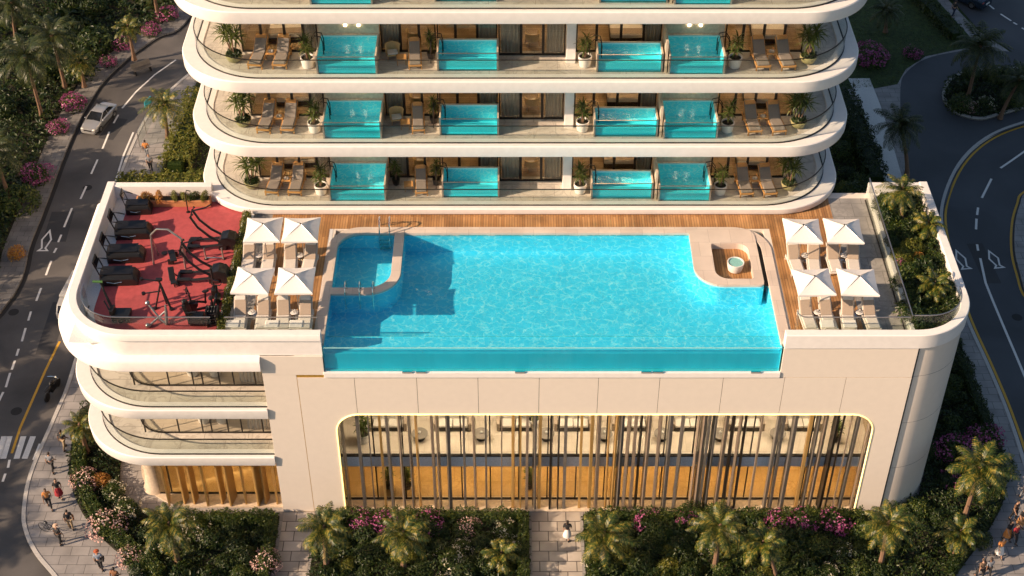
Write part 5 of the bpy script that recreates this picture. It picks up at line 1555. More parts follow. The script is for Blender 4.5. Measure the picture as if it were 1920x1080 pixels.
# glass screens on the roof
def screen(path, h, label, z=DECK + 0.012, name='glass_screen', posts=()):
    ox, oy = path[0]
    r = thing(name, label, 'glass screen', (ox, oy, z))
    q = [(p[0] - ox, p[1] - oy) for p in path]
    b = MB(); b.sweep(q, [(0.006, 0.04), (0.006, h), (-0.006, h), (-0.006, 0.04)], closed_prof=True); b.build('pane', M['glass'], r, smooth=True)
    b = MB(); b.sweep(q, [(0.025, h), (0.025, h + 0.04), (-0.025, h + 0.04), (-0.025, h)], closed_prof=True); b.build('top_rail', M['steel'], r)
    b = MB(); b.sweep(q, [(0.03, 0), (0.03, 0.04), (-0.03, 0.04), (-0.03, 0)], closed_prof=True); b.build('bottom_rail', M['rail'], r)
    return r
screen(rpath([(-22.0, 3.2), (-22.0, 0.62), (-15.1, 0.62)], [0, 2.2, 0], 12, closed=False), 1.5, 'low curved glass screen along front of the red gym floor')
screen([(-14.4, 0.62), (-9.75, 0.62)], 1.5, 'straight glass screen in front of left deck loungers')
screen(rpath([(14.35, 1.1), (14.35, 0.62), (19.95, 0.62)], [0, 0.4, 0], 6, closed=False), 1.5, 'glass screen in front of right deck loungers')
screen([(20.05, 0.66), (20.05, 12.3)], 1.55, 'long glass screen between the right deck and the rooftop planter')
screen(rpath([(20.15, 0.75), (22.95, 0.75), (22.95, 3.0)], [0, 2.0, 0], 10, closed=False), 1.5, 'short curved glass screen across front of the rooftop planter')
pb = thing('planter_box', 'white planter box along right edge of roof', 'planter', (20.3, 0.5, DECK + 0.011))
b = MB(); b.bx(-0.1, 0.12, 0.05, 11.9, 0, 0.45); b.bx(0.12, 2.9, 11.7, 11.9, 0, 0.45); b.build('box_wall', M['white'], pb, bevel=0.02)
# ------------------------------------------------------------------ open air gym
GZ = DECK + 0.014
def gpos(px, py): 
    p = at(px, py, DECK); return (p.x, p.y, GZ)
def treadmill():
    """Broad black machine: rounded motor hood, belt, side rails, upright console at the left end."""
    r = thing('treadmill', 'x', 'treadmill', (0, 0, 0), 0, 'black treadmills by the gym parapet')
    prof = [(-0.48, 0.0), (-0.48, 0.42), (-0.40, 0.60), (-0.22, 0.70), (0.22, 0.70), (0.40, 0.58), (0.48, 0.40), (0.48, 0.0)]
    b = MB(); n = len(prof)
    vs = [(-0.95, y, z) for y, z in prof] + [(0.80, y, z) for y, z in prof] + [(1.0, y * 0.98, z * 0.55) for y, z in prof]
    fs = [tuple(range(n)), tuple(range(3 * n - 1, 2 * n - 1, -1))]
    for q in range(2):
        fs += [(q * n + i, q * n + (i + 1) % n, (q + 1) * n + (i + 1) % n, (q + 1) * n + i) for i in range(n)]
    b.add(vs, fs); b.build('housing', M['black'], r, bevel=0.02)
    b = MB(); b.bx(-0.9, 0.7, -0.36, 0.36, 0.702, 0.715); b.build('belt', M['blackmetal'], r)
    b = MB(); b.tube([(-0.6, -0.5, 0.3), (-0.2, -0.505, 0.22), (0.2, -0.505, 0.3)], 0.015, 5); b.build('trim', M['chrome'], r)
    for y in (-0.42, 0.42):
        b = MB(); b.tube([(-0.85, y, 0.55), (-1.02, y, 1.25), (-0.7, y, 1.2), (-0.4, y, 1.1)], 0.035, 6); b.build('handrail', M['blackmetal'], r, smooth=True)
    b = MB(); b.box((-1.08, 0, 1.36), (0.09, 0.78, 0.46), (0, R(-14), 0)); c = b.build('console', M['black'], r, bevel=0.03)
    b = MB(); b.box((-1.03, 0, 1.37), (0.03, 0.6, 0.32), (0, R(-14), 0)); b.build('screen', M['screen'], c)
    return Maker(r)
tm = treadmill()
for px, lab in (((252, 440), 'black treadmill at the back of red gym floor, second from the rear wall'), ((238, 484), 'black treadmill in the middle of treadmill row'), ((226, 526), 'black treadmill nearest the front of gym')):
    tm(gpos(*px), R(3), lab)
tm(gpos(262, 396), R(3), 'black treadmill half hidden by plants at the gym rear wall', None, (0.72, 0.8, 0.9))
def frame_thing(name, label, cat, px, rz=0.0):
    t = thing(name, label, cat, gpos(*px), rz)
    t.scale = (1.12, 1.12, 1.12)
    return t
# pull-up arch
r = frame_thing('pull_up_frame', 'silver arched pull up frame in the middle of gym', 'exercise frame', (322, 487))
for sx, y in ((-0.75, -0.05), (0.75, -0.35)):
    b = MB(); b.tube([(sx * 1.05, y - 0.35, 0), (sx, y, 1.55)], 0.05, 8); b.tube([(sx * 0.95, y + 0.45, 0), (sx, y, 1.5)], 0.035, 8); b.build('upright', M['steel'], r, smooth=True)
b = MB(); b.tube([(-0.75, -0.05, 1.55), (-0.4, -0.1, 1.95), (0.15, -0.2, 2.0), (0.75, -0.35, 1.55)], 0.05, 8); b.build('top_bar', M['steel'], r, smooth=True)
b = MB(); b.box((0.1, -0.1, 0.32), (0.3, 0.9, 0.08), (0, 0, R(20))); b.bx(-0.1, 0.2, -0.4, -0.32, 0, 0.3); b.bx(0.0, 0.28, 0.2, 0.28, 0, 0.3); b.build('bench', M['black'], r, bevel=0.02)
b = MB(); b.tube([(-0.35, 0.05, 0.45), (0.55, 0.2, 0.45)], 0.02, 6)
for x in (-0.33, 0.5): b.lathe([(0.14, -0.03), (0.14, 0.03)], 14, (x, 0.12, 0.3))
b.build('barbell', M['blackmetal'], r)
def climber(label, px):
    r = frame_thing('elliptical_trainer', label, 'exercise machine', px)
    r.scale = (1.3, 1.35, 1.25)
    prof = [(0.0, 0.0), (0.0, 0.35), (0.16, 0.62), (0.45, 0.70), (0.72, 0.6), (0.85, 0.3), (0.85, 0.0), (0.55, 0.0), (0.5, 0.25), (0.36, 0.25), (0.32, 0.0)]
    b = MB(); n = len(prof)
    b.add([(x, -0.28, z) for x, z in prof] + [(x, 0.28, z) for x, z in prof], [tuple(range(n)), tuple(range(2 * n - 1, n - 1, -1))] + [(i, i + n, (i + 1) % n + n, (i + 1) % n) for i in range(n)])
    b.build('flywheel_housing', M['black'], r, bevel=0.02)
    for y in (-0.24, 0.24):
        b = MB(); b.tube([(0.1, y, 0.45), (-0.3, y, 0.75), (-0.72, y, 1.25), (-0.95, y, 1.8), (-0.85, y, 1.95)], 0.055, 7); b.build('swing_arm', M['blackmetal'], r, smooth=True)
        b = MB(); b.tube([(-1.2, y, 0.14), (-0.5, y, 0.2), (0.2, y, 0.3)], 0.06, 7); b.bx(-1.25, -0.75, y - 0.09, y + 0.09, 0.18, 0.24); b.build('pedal_arm', M['black'], r, smooth=True)
    b = MB(); b.tube([(-0.95, -0.24, 1.78), (-0.95, 0.24, 1.78)], 0.03, 6); b.tube([(-0.95, 0.1, 1.85), (-0.35, 0.15, 2.0), (-0.15, 0.3, 2.05)], 0.03, 6); b.build('cross_bar', M['blackmetal'], r, smooth=True)
    b = MB(); b.bx(-1.35, -1.2, -0.4, 0.4, 0, 0.08); b.bx(-1.28, -1.2, -0.3, 0.3, 0.08, 0.18); b.build('foot', M['black'], r, bevel=0.01)
    return r
climber('black elliptical trainer at back right of the gym, against the hedge strip', (412, 462))
climber('black elliptical trainer in the middle right of gym, behind the front parasol', (394, 524))
# small bench with dumbbells
r = frame_thing('adjustable_bench', 'small black adjustable bench standing alone in the gym centre', 'bench', (324, 526))
b = MB(); b.box((0, 0.0, 0.42), (0.28, 0.7, 0.08), (R(25), 0, R(15))); b.box((0.15, -0.45, 0.3), (0.26, 0.4, 0.07), (R(-10), 0, R(15))); b.build('pad', M['black'], r, bevel=0.02)
b = MB(); b.tube([(-.2, .3, 0), (0, .15, .4)], 0.03, 6); b.tube([(.2, .3, 0), (0, .15, .4)], 0.03, 6); b.tube([(.2, -.5, 0), (.15, -.45, .28)], 0.03, 6); b.build('legs', M['blackmetal'], r)
# tripod station with arms
r = frame_thing('arm_press_station', 'black press station with two long lever arms and forked legs', 'exercise machine', (312, 572))
b = MB(); b.tube([(0, 0.1, 0), (-0.15, 0.1, 1.45)], 0.05, 8); b.tube([(-0.45, -0.25, 0), (-0.15, 0.1, 1.1)], 0.04, 8); b.tube([(0.28, -0.3, 0), (-0.12, 0.1, 1.2)], 0.055, 8); b.build('post', M['blackmetal'], r, smooth=True)
for (a, c) in (((-0.1, 0.1, 1.35), (-0.95, 0.15, 1.45)), ((-0.15, 0.05, 0.8), (-0.95, 0.0, 0.7))):
    b = MB(); b.tube([a, c], 0.035, 7); b.lathe([(0.09, -.05), (0.09, .05)], 10, c); b.build('lever_arm', M['blackmetal'], r, smooth=True)
for x, y in ((-0.47, -0.27), (0.3, -0.32)):
    b = MB(); b.lathe([(0.11, 0), (0.10, 0.07), (0, 0.08)], 10, (x, y, 0)); b.build('foot', M['black'], r)
b = MB(); b.box((-0.12, 0.05, 1.5), (0.3, 0.16, 0.12)); b.build('head_pad', M['black'], r, bevel=0.02)
# rower / leg press at front left
r = frame_thing('leg_press', 'low black leg press with green handle at front left corner of gym', 'exercise machine', (222, 596))
b = MB(); b.bx(-0.25, 0.62, -0.3, 0.3, 0.12, 0.36); b.bx(-0.3, -0.1, -0.25, 0.25, 0.36, 0.6); b.build('sled', M['black'], r, bevel=0.03)
b = MB(); b.tube([(-0.2, 0.1, 0.4), (-0.42, 0.3, 1.0), (-0.6, 0.45, 1.75)], [0.09, 0.06, 0.05], 8); b.tube([(-0.2, -0.2, 0.4), (-0.5, 0.05, 1.0)], 0.04, 6); b.build('mast', M['blackmetal'], r, smooth=True)
b = MB(); b.tube([(-0.95, 0.45, 1.8), (-0.5, 0.45, 1.78)], 0.06, 7); b.build('handle', mat('green grip', (0.05, 0.14, 0.03), 0.6), r)
for x in (-0.1, 0.2, 0.5):
    b = MB(); b.lathe([(0.11, -.05), (0.11, .05)], 12, (x, -0.33, 0.1)); b.build('wheel', M['black'], r)
# crossed dumbbell stand
r = frame_thing('battle_bench', 'crossed steel bench frame with round weights at front of gym', 'bench', (298, 604))
b = MB(); b.tube([(-0.45, 0.4, 0.75), (0.1, -0.05, 0.25), (0.35, -0.2, 0.1)], 0.05, 7); b.tube([(-0.4, -0.35, 0.05), (0.05, 0.0, 0.3), (0.38, 0.15, 0.55)], 0.05, 7); b.build('cross_frame', M['steel'], r, smooth=True)
for c in ((-0.48, 0.42, 0.78), (-0.42, -0.36, 0.10)):
    b = MB(); b.ball(c, 0.12, 10, 7); b.build('weight', M['steel'], r, smooth=True)
b = MB(); b.tube([(0.4, -0.2, 0.02), (0.42, 0.0, 0.55), (0.42, 0.1, 0.95)], [0.09, 0.08, 0.04], 8); b.build('post', M['steel'], r, smooth=True)
def bike(label, px, rz, nm='exercise_bike'):
    r = frame_thing(nm, label, 'exercise bike', px, rz)
    b = MB(); b.lathe([(0.27, -0.06), (0.29, -0.03), (0.29, 0.03), (0.27, 0.06)], 18); o = b.build('flywheel', M['black'], r, smooth=True); o.rotation_euler = (R(90), 0, 0); o.location = (0.38, 0, 0.36)
    b = MB(); b.tube([(0.38, 0, 0.36), (0.1, 0, 0.5), (-0.3, 0, 0.35)], 0.06, 7); b.tube([(-0.25, 0, 0.3), (-0.32, 0, 0.95)], 0.045, 7); b.tube([(0.38, 0, 0.36), (0.42, 0, 1.1)], 0.05, 7); b.build('frame', M['blackmetal'], r, smooth=True)
    b = MB(); b.bx(-0.5, 0.55, -0.04, 0.04, 0.02, 0.09); b.bx(-0.55, -0.47, -0.25, 0.25, 0, 0.07); b.bx(0.52, 0.6, -0.25, 0.25, 0, 0.07); b.build('base', M['black'], r, bevel=0.01)
    b = MB(); b.ball((-0.34, 0, 1.0), (0.17, 0.11, 0.06)); b.build('saddle', M['black'], r, smooth=True)
    b = MB(); b.tube([(0.6, -0.24, 1.16), (0.42, -0.2, 1.12), (0.42, 0.2, 1.12), (0.6, 0.24, 1.16)], 0.028, 6); b.build('handlebar', M['blackmetal'], r, smooth=True)
    b = MB(); b.box((0.5, 0, 1.28), (0.05, 0.3, 0.22), (0, R(-25), 0)); b.build('console', M['screen'], r, bevel=0.01)
    return r
bike('black exercise bike right of the press station, seen from its side', (377, 580), R(200))
bike('black exercise bike close to hedge strip, turned towards the pool', (405, 580), R(80))
r = frame_thing('cable_tower', 'tall thin black cable tower by hedge strip at right of gym', 'exercise machine', (404, 556))
b = MB(); b.bx(-.12, .12, -.2, .2, 0, .5); b.build('weight_stack', M['black'], r, bevel=0.01)
b = MB(); b.tube([(0, 0.05, 0.4), (0, 0.05, 1.7), (0.02, -0.15, 1.75)], 0.05, 7); b.build('post', M['blackmetal'], r, smooth=True)
r = frame_thing('chest_press', 'bulky black chest press with tall back pad at front right of gym', 'exercise machine', (362, 606))
b = MB(); b.bx(-.1, .55, -.28, .28, 0.05, 0.5); b.build('seat_block', M['black'], r, bevel=0.04)
b = MB(); b.box((-.14, 0, 0.8), (0.16, 0.5, 0.9), (0, R(-12), 0)); b.ball((-.24, 0, 1.32), (.1, .16, .12)); b.build('back_pad', M['black'], r, smooth=True)
b = MB(); b.tube([(-.1, -.3, .2), (-.15, -.32, .9), (.3, -.3, .95)], 0.04, 6); b.tube([(-.1, .3, .2), (-.15, .32, .9), (.3, .3, .95)], 0.04, 6); b.build('press_arm', M['blackmetal'], r, smooth=True)
r = frame_thing('weight_rack', 'black weight rack at front of gym against the hedge strip', 'rack', (402, 608))
b = MB(); b.bx(-.28, -.22, -.25, .25, 0, 0.95); b.bx(.22, .28, -.25, .25, 0, 0.95); b.build('side_frame', M['black'], r)
for z in (.2, .5, .8):
    b = MB(); b.box((0, 0, z), (.44, .42, .04), (R(20), 0, 0))
    s_ = b.build('shelf', M['blackmetal'], r)
    for x in (-.14, 0, .14):
        q = MB(); q.ball((x, -.12, z + .08), .06, 8, 6); q.ball((x, .12, z + .14), .06, 8, 6); q.tube([(x, -.12, z + .08), (x, .12, z + .14)], .02, 5); q.build('dumbbell', M['black'], s_, smooth=True)
r = frame_thing('step_bar', 'low U shaped steel push up bar at back right of gym', 'exercise bar', (404, 486))
b = MB(); b.tube([(-.45, 0, 0), (-.5, .15, .55)], 0.04, 6); b.tube([(.4, -.05, 0), (.35, .1, .6)], 0.04, 6); b.tube([(-.45, 0.02, .08), (.4, -.03, .1)], 0.03, 6); b.build('bar', M['steel'], r, smooth=True)
for sx in (-.45, .4):
    b = MB(); b.lathe([(.09, 0), (.09, .03)], 10, (sx, 0, 0)); b.build('foot', M['black'], r)
r = frame_thing('slim_post', 'slim dark curved post at gym back wall beside tower', 'post', (353, 398))
b = MB(); b.tube([(0, 0, 0), (0, 0, 1.1), (0.1, 0, 1.35), (0.3, 0, 1.3)], 0.03, 6); b.build('post', M['blackmetal'], r, smooth=True)
b = MB(); b.lathe([(.1, 0), (.1, .02)], 10); b.build('foot', M['blackmetal'], r)

# ------------------------------------------------------------------ furniture behind the fins
def sofa():
    r = thing('sofa', 'x', 'sofa', (0, 0, 0), 0, 'sofas in the finned lounge')
    b = MB(); b.bx(-0.9, 0.9, -0.4, 0.4, 0.05, 0.3); b.build('base', M['dark'], r, bevel=0.02)
    for x in (-0.42, 0.42):
        b = MB(); b.bx(x - 0.4, x + 0.4, -0.4, 0.2, 0.3, 0.46); b.build('seat_cushion', M['cushion_light'], r, bevel=0.04)
    b = MB(); b.bx(-0.9, 0.9, 0.2, 0.42, 0.3, 0.85); b.build('backrest', M['cushion_light'], r, bevel=0.04)
    for sx in (-1, 1):
        b = MB(); b.bx(sx * 0.96 - 0.09, sx * 0.96 + 0.09, -0.4, 0.42, 0.05, 0.62); b.build('armrest', M['cushion'], r, bevel=0.03)
    return Maker(r)
sf = sofa()
lz = 3.74
for i, (x, lab) in enumerate([(-6.9, 'pale sofa behind fins near left end of the upper lounge'), (-3.3, 'pale sofa behind fins, second from left in the upper lounge'), (0.2, 'pale sofa behind fins right above the hedge end of upper lounge'), (3.4, 'pale sofa behind fins above the entrance path'),
                              (6.6, 'pale sofa behind fins above the palm right of the entrance'), (9.9, 'pale sofa behind fins right of middle in the upper lounge'), (13.0, 'pale sofa behind fins, second from right in the upper lounge'), (16.2, 'pale sofa behind fins nearest the right end of upper lounge')]):
    sf((x, 3.1, lz), 0, lab)
def round_table():
    r = thing('coffee_table', 'x', 'coffee table', (0, 0, 0), 0, 'dark round tables in the finned lounge')
    b = MB(); b.lathe([(0.42, 0.36), (0.45, 0.38), (0.45, 0.41), (0, 0.41)], 20); b.build('table_top', M['cushion_grey'], r, smooth=True)
    b = MB(); b.lathe([(0.28, 0), (0.25, 0.03), (0.05, 0.06), (0.05, 0.36), (0, 0.36)], 12); b.build('pedestal', M['dark'], r, smooth=True)
    b = MB(); b.lathe([(0.05, 0.41), (0.08, 0.5), (0.04, 0.58), (0, 0.58)], 10); b.build('vase', M['pot_white'], r, smooth=True)
    return Maker(r)
ct = round_table()
for x, lab in ((-5.1, 'dark round table near left end of the upper lounge'), (-1.7, 'dark round table left of middle in the upper lounge'), (1.9, 'dark round table above left edge of entrance path'), (5.1, 'dark round table right of entrance in the upper lounge'), (8.3, 'dark round table right of middle in the upper lounge'), (11.5, 'dark round table left of the right end sofas'), (14.7, 'dark round table nearest right end of the upper lounge')):
    ct((x, 2.2, lz), 0, lab)
mid_pot((-8.2, 2.0, lz), 0.4, 'white potted plant behind fins at left end of the upper lounge')
mid_pot((1.2, 3.2, lz), 1.4, 'white potted plant behind fins at middle of the upper lounge')
small_pot((17.9, 2.0, lz), 2.4, 'small dark potted plant behind fins at right end of the upper lounge')
for i, (x, z, lab) in enumerate([(-17.1, 8.29, 'white potted plant behind glass on upper left balcony, left one'), (-15.9, 8.29, 'white potted plant behind glass on upper left balcony, right one'), (-17.0, 4.69, 'white potted plant behind glass on lower left balcony, left one'), (-16.0, 4.69, 'white potted plant behind glass on lower left balcony, right one')]):
    mid_pot((x, 2.6, z), i * 1.3, lab)
for i, (x, lab) in enumerate([(-7.0, 'dark planter shrub inside lobby, left end'), (-5.9, 'dark planter shrub inside lobby, second from left'), (1.0, 'dark planter shrub inside lobby beside the entrance')]):
    small_pot((x, 1.7, 0.22), i, lab)

# ------------------------------------------------------------------ people
SKIN = mat('skin', (0.42, 0.25, 0.17), 0.55, var=0.06)
SKIN2 = mat('darker skin', (0.22, 0.12, 0.075), 0.55, var=0.06)
HAIR = mat('dark hair', (0.018, 0.012, 0.009), 0.5)
EYE = mat('eye', (0.02, 0.015, 0.012), 0.2)
CLOTH = {}
def cloth(col):
    k = tuple(col)
    if k not in CLOTH: CLOTH[k] = mat('clothing %d' % len(CLOTH), col, 0.85, var=0.12, nscale=7)
    return CLOTH[k]
def skin_mesh(verts, edges, rad, root=0, sub=1):
    me = bpy.data.meshes.new('figure')
    me.from_pydata([tuple(v) for v in verts], edges, [])
    o = bpy.data.objects.new('figure', me); COL.objects.link(o)
    s_ = o.modifiers.new('skin', 'SKIN'); s_.use_smooth_shade = True
    for i, r_ in enumerate(rad):
        me.skin_vertices[0].data[i].radius = (r_, r_) if not isinstance(r_, tuple) else r_
    me.skin_vertices[0].data[root].use_root = True
    if sub:
        sb = o.modifiers.new('sub', 'SUBSURF'); sb.levels = sb.render_levels = sub
    dg = bpy.context.evaluated_depsgraph_get()
    ev = o.evaluated_get(dg)
    out = bpy.data.meshes.new_from_object(ev)
    bpy.data.objects.remove(o)
    return out
def person(px, rz, label, top, legs, skin=None, stride=0.22, arms=0.18, hat=None, bag=None, skirt=False, z=0.126, hairlen=0, h=0.9):
    skin = skin or SKIN
    p = at(px[0], px[1], z)
    r = thing('person', label, 'person', p, rz, 'people walking on the pavements')
    r.scale = (h, h, h)
    V, E, Rd = [], [], []
    def v(co, rd, par=None):
        V.append(Vector(co)); Rd.append(rd)
        if par is not None: E.append((par, len(V) - 1))
        return len(V) - 1
    pel = v((0, 0, 0.95), 0.125)
    ab = v((0, 0.01, 1.12), 0.115, pel); ch = v((0, 0.0, 1.32), 0.125, ab); nb = v((0, 0.0, 1.46), 0.065, ch); nk = v((0, -0.012, 1.53), 0.052, nb)
    hd = v((0, -0.03, 1.62), 0.075, nk)
    legj, armj, hands = [], [], []
    for s_ in (-1, 1):
        f = s_ * stride
        hp = v((s_ * 0.09, 0, 0.90), 0.095, pel)
        kn = v((s_ * 0.10, -f * 0.6 - 0.03, 0.50), 0.058, hp)
        an = v((s_ * 0.10, -f + 0.02, 0.09 + (0.05 if f < 0 else 0)), 0.040, kn)
        v((s_ * 0.105, -f - 0.13, 0.035 + (0.0 if f > 0 else 0.0)), 0.034, an)
        legj.append((hp, kn, an))
        sh = v((s_ * 0.19, 0, 1.41), 0.060, ch)
        el = v((s_ * 0.235, f * 0.35 + 0.03, 1.14), 0.042, sh)
        wr = v((s_ * 0.23, f * 0.8 - arms * 0.4, 0.90), 0.028, el)
        pm = v((s_ * 0.225, f * 0.95 - arms * 0.5, 0.83), 0.030, wr)
        armj.append((sh, el, wr)); hands.append((s_, V[pm].copy()))
    me = skin_mesh(V, E, Rd)
    mb = MB(); mb.v = [tuple(q.co) for q in me.vertices]; mb.f = [tuple(q.vertices) for q in me.polygons]; mb.m = [0] * len(mb.f)
    mb.ball((0, -0.035, 1.645), (0.076, 0.095, 0.115), 12, 9)
    mb.ball((0, -0.132, 1.63), (0.014, 0.022, 0.024), 6, 5)
    for s_ in (-1, 1): mb.ball((s_ * 0.077, -0.025, 1.64), (0.012, 0.022, 0.032), 6, 5)
    mb.tube([(-0.024, -0.122, 1.588), (0, -0.128, 1.585), (0.024, -0.122, 1.588)], 0.007, 5)
    for s_, c in hands:                                   # four fingers of different length and a thumb, lightly curled
        for k, l in enumerate((0.062, 0.074, 0.07, 0.052)):
            y = c.y - 0.024 + 0.016 * k
            mb.tube([(c.x, y, c.z - 0.01), (c.x - s_ * 0.004, y, c.z - 0.01 - l * 0.55), (c.x - s_ * 0.018, y, c.z - 0.01 - l)], [0.0085, 0.008, 0.006], 5)
        mb.tube([(c.x, c.y - 0.026, c.z + 0.015), (c.x - s_ * 0.012, c.y - 0.05, c.z - 0.012), (c.x - s_ * 0.016, c.y - 0.052, c.z - 0.038)], [0.010, 0.009, 0.007], 5)
    mb.build('body', skin, r, smooth=True, autosmooth=False)
    b = MB()
    for s_ in (-1, 1): b.ball((s_ * 0.03, -0.122, 1.655), (0.011, 0.008, 0.008), 6, 5)
    b.build('eyes', EYE, r)
    b = MB()
    D = []
    b.ball((0, -0.005, 1.68), (0.088, 0.098, 0.092), 12, 8)
    if hairlen: b.ball((0, 0.045, 1.57), (0.075, 0.05, 0.13 + hairlen), 10, 8)
    b.build('hair', HAIR, r, smooth=True)
    # top: torso and upper arms; trousers or skirt; shoes
    V2, E2, R2 = [], [], []
    def w(co, rd, par=None):
        V2.append(Vector(co)); R2.append(rd)
        if par is not None: E2.append((par, len(V2) - 1))
        return len(V2) - 1
    a = w((0, 0, 0.97), 0.145); c = w((0, 0.005, 1.15), 0.132, a); d = w((0, 0, 1.33), 0.142, c); w((0, 0, 1.45), 0.078, d)
    for sh, el, wr in armj:
        q = w(V[sh], 0.074, d); q2 = w(V[sh].lerp(V[el], 0.85), 0.058, q)
    me = skin_mesh(V2, E2, R2); me.materials.append(cloth(top)); o = bpy.data.objects.new('shirt', me); COL.objects.link(o); o.parent = r
    if skirt:
        b = MB(); b.lathe([(0.13, 1.02), (0.17, 0.9), (0.25, 0.55), (0.27, 0.42), (0.25, 0.42), (0.12, 0.98)], 16); b.build('skirt', cloth(legs), r, smooth=True)
    else:
        V2, E2, R2 = [], [], []
        a = w((0, 0, 0.96), 0.142)
        for hp, kn, an in legj:
            q = w(V[hp], 0.112, a); q = w(V[kn], 0.076, q); w(V[an] + Vector((0, 0, 0.03)), 0.06, q)
        me = skin_mesh(V2, E2, R2); me.materials.append(cloth(legs)); o = bpy.data.objects.new('trousers', me); COL.objects.link(o); o.parent = r
    for hp, kn, an in legj:
        c = V[an]
        b = MB(); b.ball((c.x, c.y - 0.06, 0.045), (0.05, 0.135, 0.045), 10, 6); b.build('shoe', M['black'], r, smooth=True)
    if hat:
        b = MB(); b.lathe([(0.17, 1.70), (0.17, 1.71), (0.10, 1.72), (0.095, 1.80), (0.0, 1.82)], 16, (0, -0.01, 0)); b.build('hat', cloth(hat), r, smooth=True)
    if bag:
        b = MB(); b.bx(-0.33, -0.23, -0.16, 0.16, 0.85, 1.1); b.build('bag', cloth(bag), r, bevel=0.03)
        b = MB(); b.tube([(-0.28, -0.14, 1.1), (-0.2, 0.0, 1.45), (-0.28, 0.14, 1.1)], 0.012, 5); b.build('bag_strap', cloth(bag), r)
    return r
BLK, NAVY, ORG, WHT, RED, KHK, GRY = (0.02, 0.02, 0.022), (0.03, 0.04, 0.07), (0.55, 0.22, 0.06), (0.7, 0.68, 0.65), (0.28, 0.02, 0.03), (0.30, 0.22, 0.13), (0.2, 0.21, 0.23)
person((122, 842), R(160), 'person in dark top and khaki trousers beside the small palm by the balconies', BLK, KHK, SKIN2)
person((100, 884), R(170), 'person in grey top and black trousers near the crossing on corner pavement', GRY, BLK)
person((94, 952), R(20), 'person in orange top and black trousers, left one of the walking pair', ORG, BLK, SKIN2, 0.26)
person((113, 934), R(15), 'person in black top and red skirt, right one of the walking pair', BLK, RED, SKIN, 0.12, skirt=True, hairlen=0.1)
person((134, 992), R(200), 'tall person in black coat and khaki trousers halfway along the curved hedge', BLK, KHK, SKIN, 0.15, bag=(0.25, 0.12, 0.05))
person((114, 1020), R(150), 'person in black with a pale hat standing alone on corner pavement', BLK, BLK, SKIN2, 0.1, hat=(0.62, 0.42, 0.3))
person((190, 1068), R(185), 'person in grey blue shirt, black trousers with dark backpack, front of corner pavement', (0.25, 0.29, 0.36), BLK, SKIN, 0.14, hat=(0.4, 0.1, 0.04), bag=BLK)
person((221, 1100), R(170), 'person in brown top at the bottom edge beside curved hedge', (0.2, 0.09, 0.04), BLK, SKIN2)
person((1063, 1012), R(175), 'person in black jacket and white skirt walking up the entrance path', BLK, WHT, SKIN, 0.16, skirt=True, hairlen=0.12)
person((1898, 974), R(40), 'person in brown coat at right edge, left one of a pair', (0.13, 0.07, 0.04), BLK, SKIN, 0.15)
person((1911, 988), R(20), 'person in black coat and tan skirt at right edge', BLK, (0.4, 0.2, 0.08), SKIN, 0.15, skirt=True)
person((1886, 1012), R(30), 'person in black top and orange skirt beside person in dark red', BLK, ORG, SKIN, 0.2, skirt=True, hairlen=0.1)
person((1898, 1018), R(25), 'person in dark red top and black trousers on right pavement', RED, BLK, SKIN2, 0.2)
person((1871, 1044), R(15), 'person in orange top and white skirt on right pavement', ORG, WHT, SKIN, 0.2, skirt=True, hairlen=0.05)
person((1835, 1084), R(200), 'person in brown at the bottom right, left one of two', (0.16, 0.1, 0.06), BLK, SKIN)
person((1849, 1082), R(190), 'person in grey at the bottom right, right one of two', GRY, BLK, SKIN2)
person((1918, 936), R(190), 'person in pale pink top at right edge of pavement', (0.6, 0.4, 0.36), GRY, SKIN)
person((277, 296), R(180), 'person in orange top and grey trousers on pavement left of tower', ORG, GRY, SKIN2)
person((284, 322), R(10), 'person in grey coat near the lime hedge left of tower', GRY, BLK, SKIN)
person((1786, 32), R(120), 'person in black on the pavement by the back street', BLK, NAVY, SKIN)

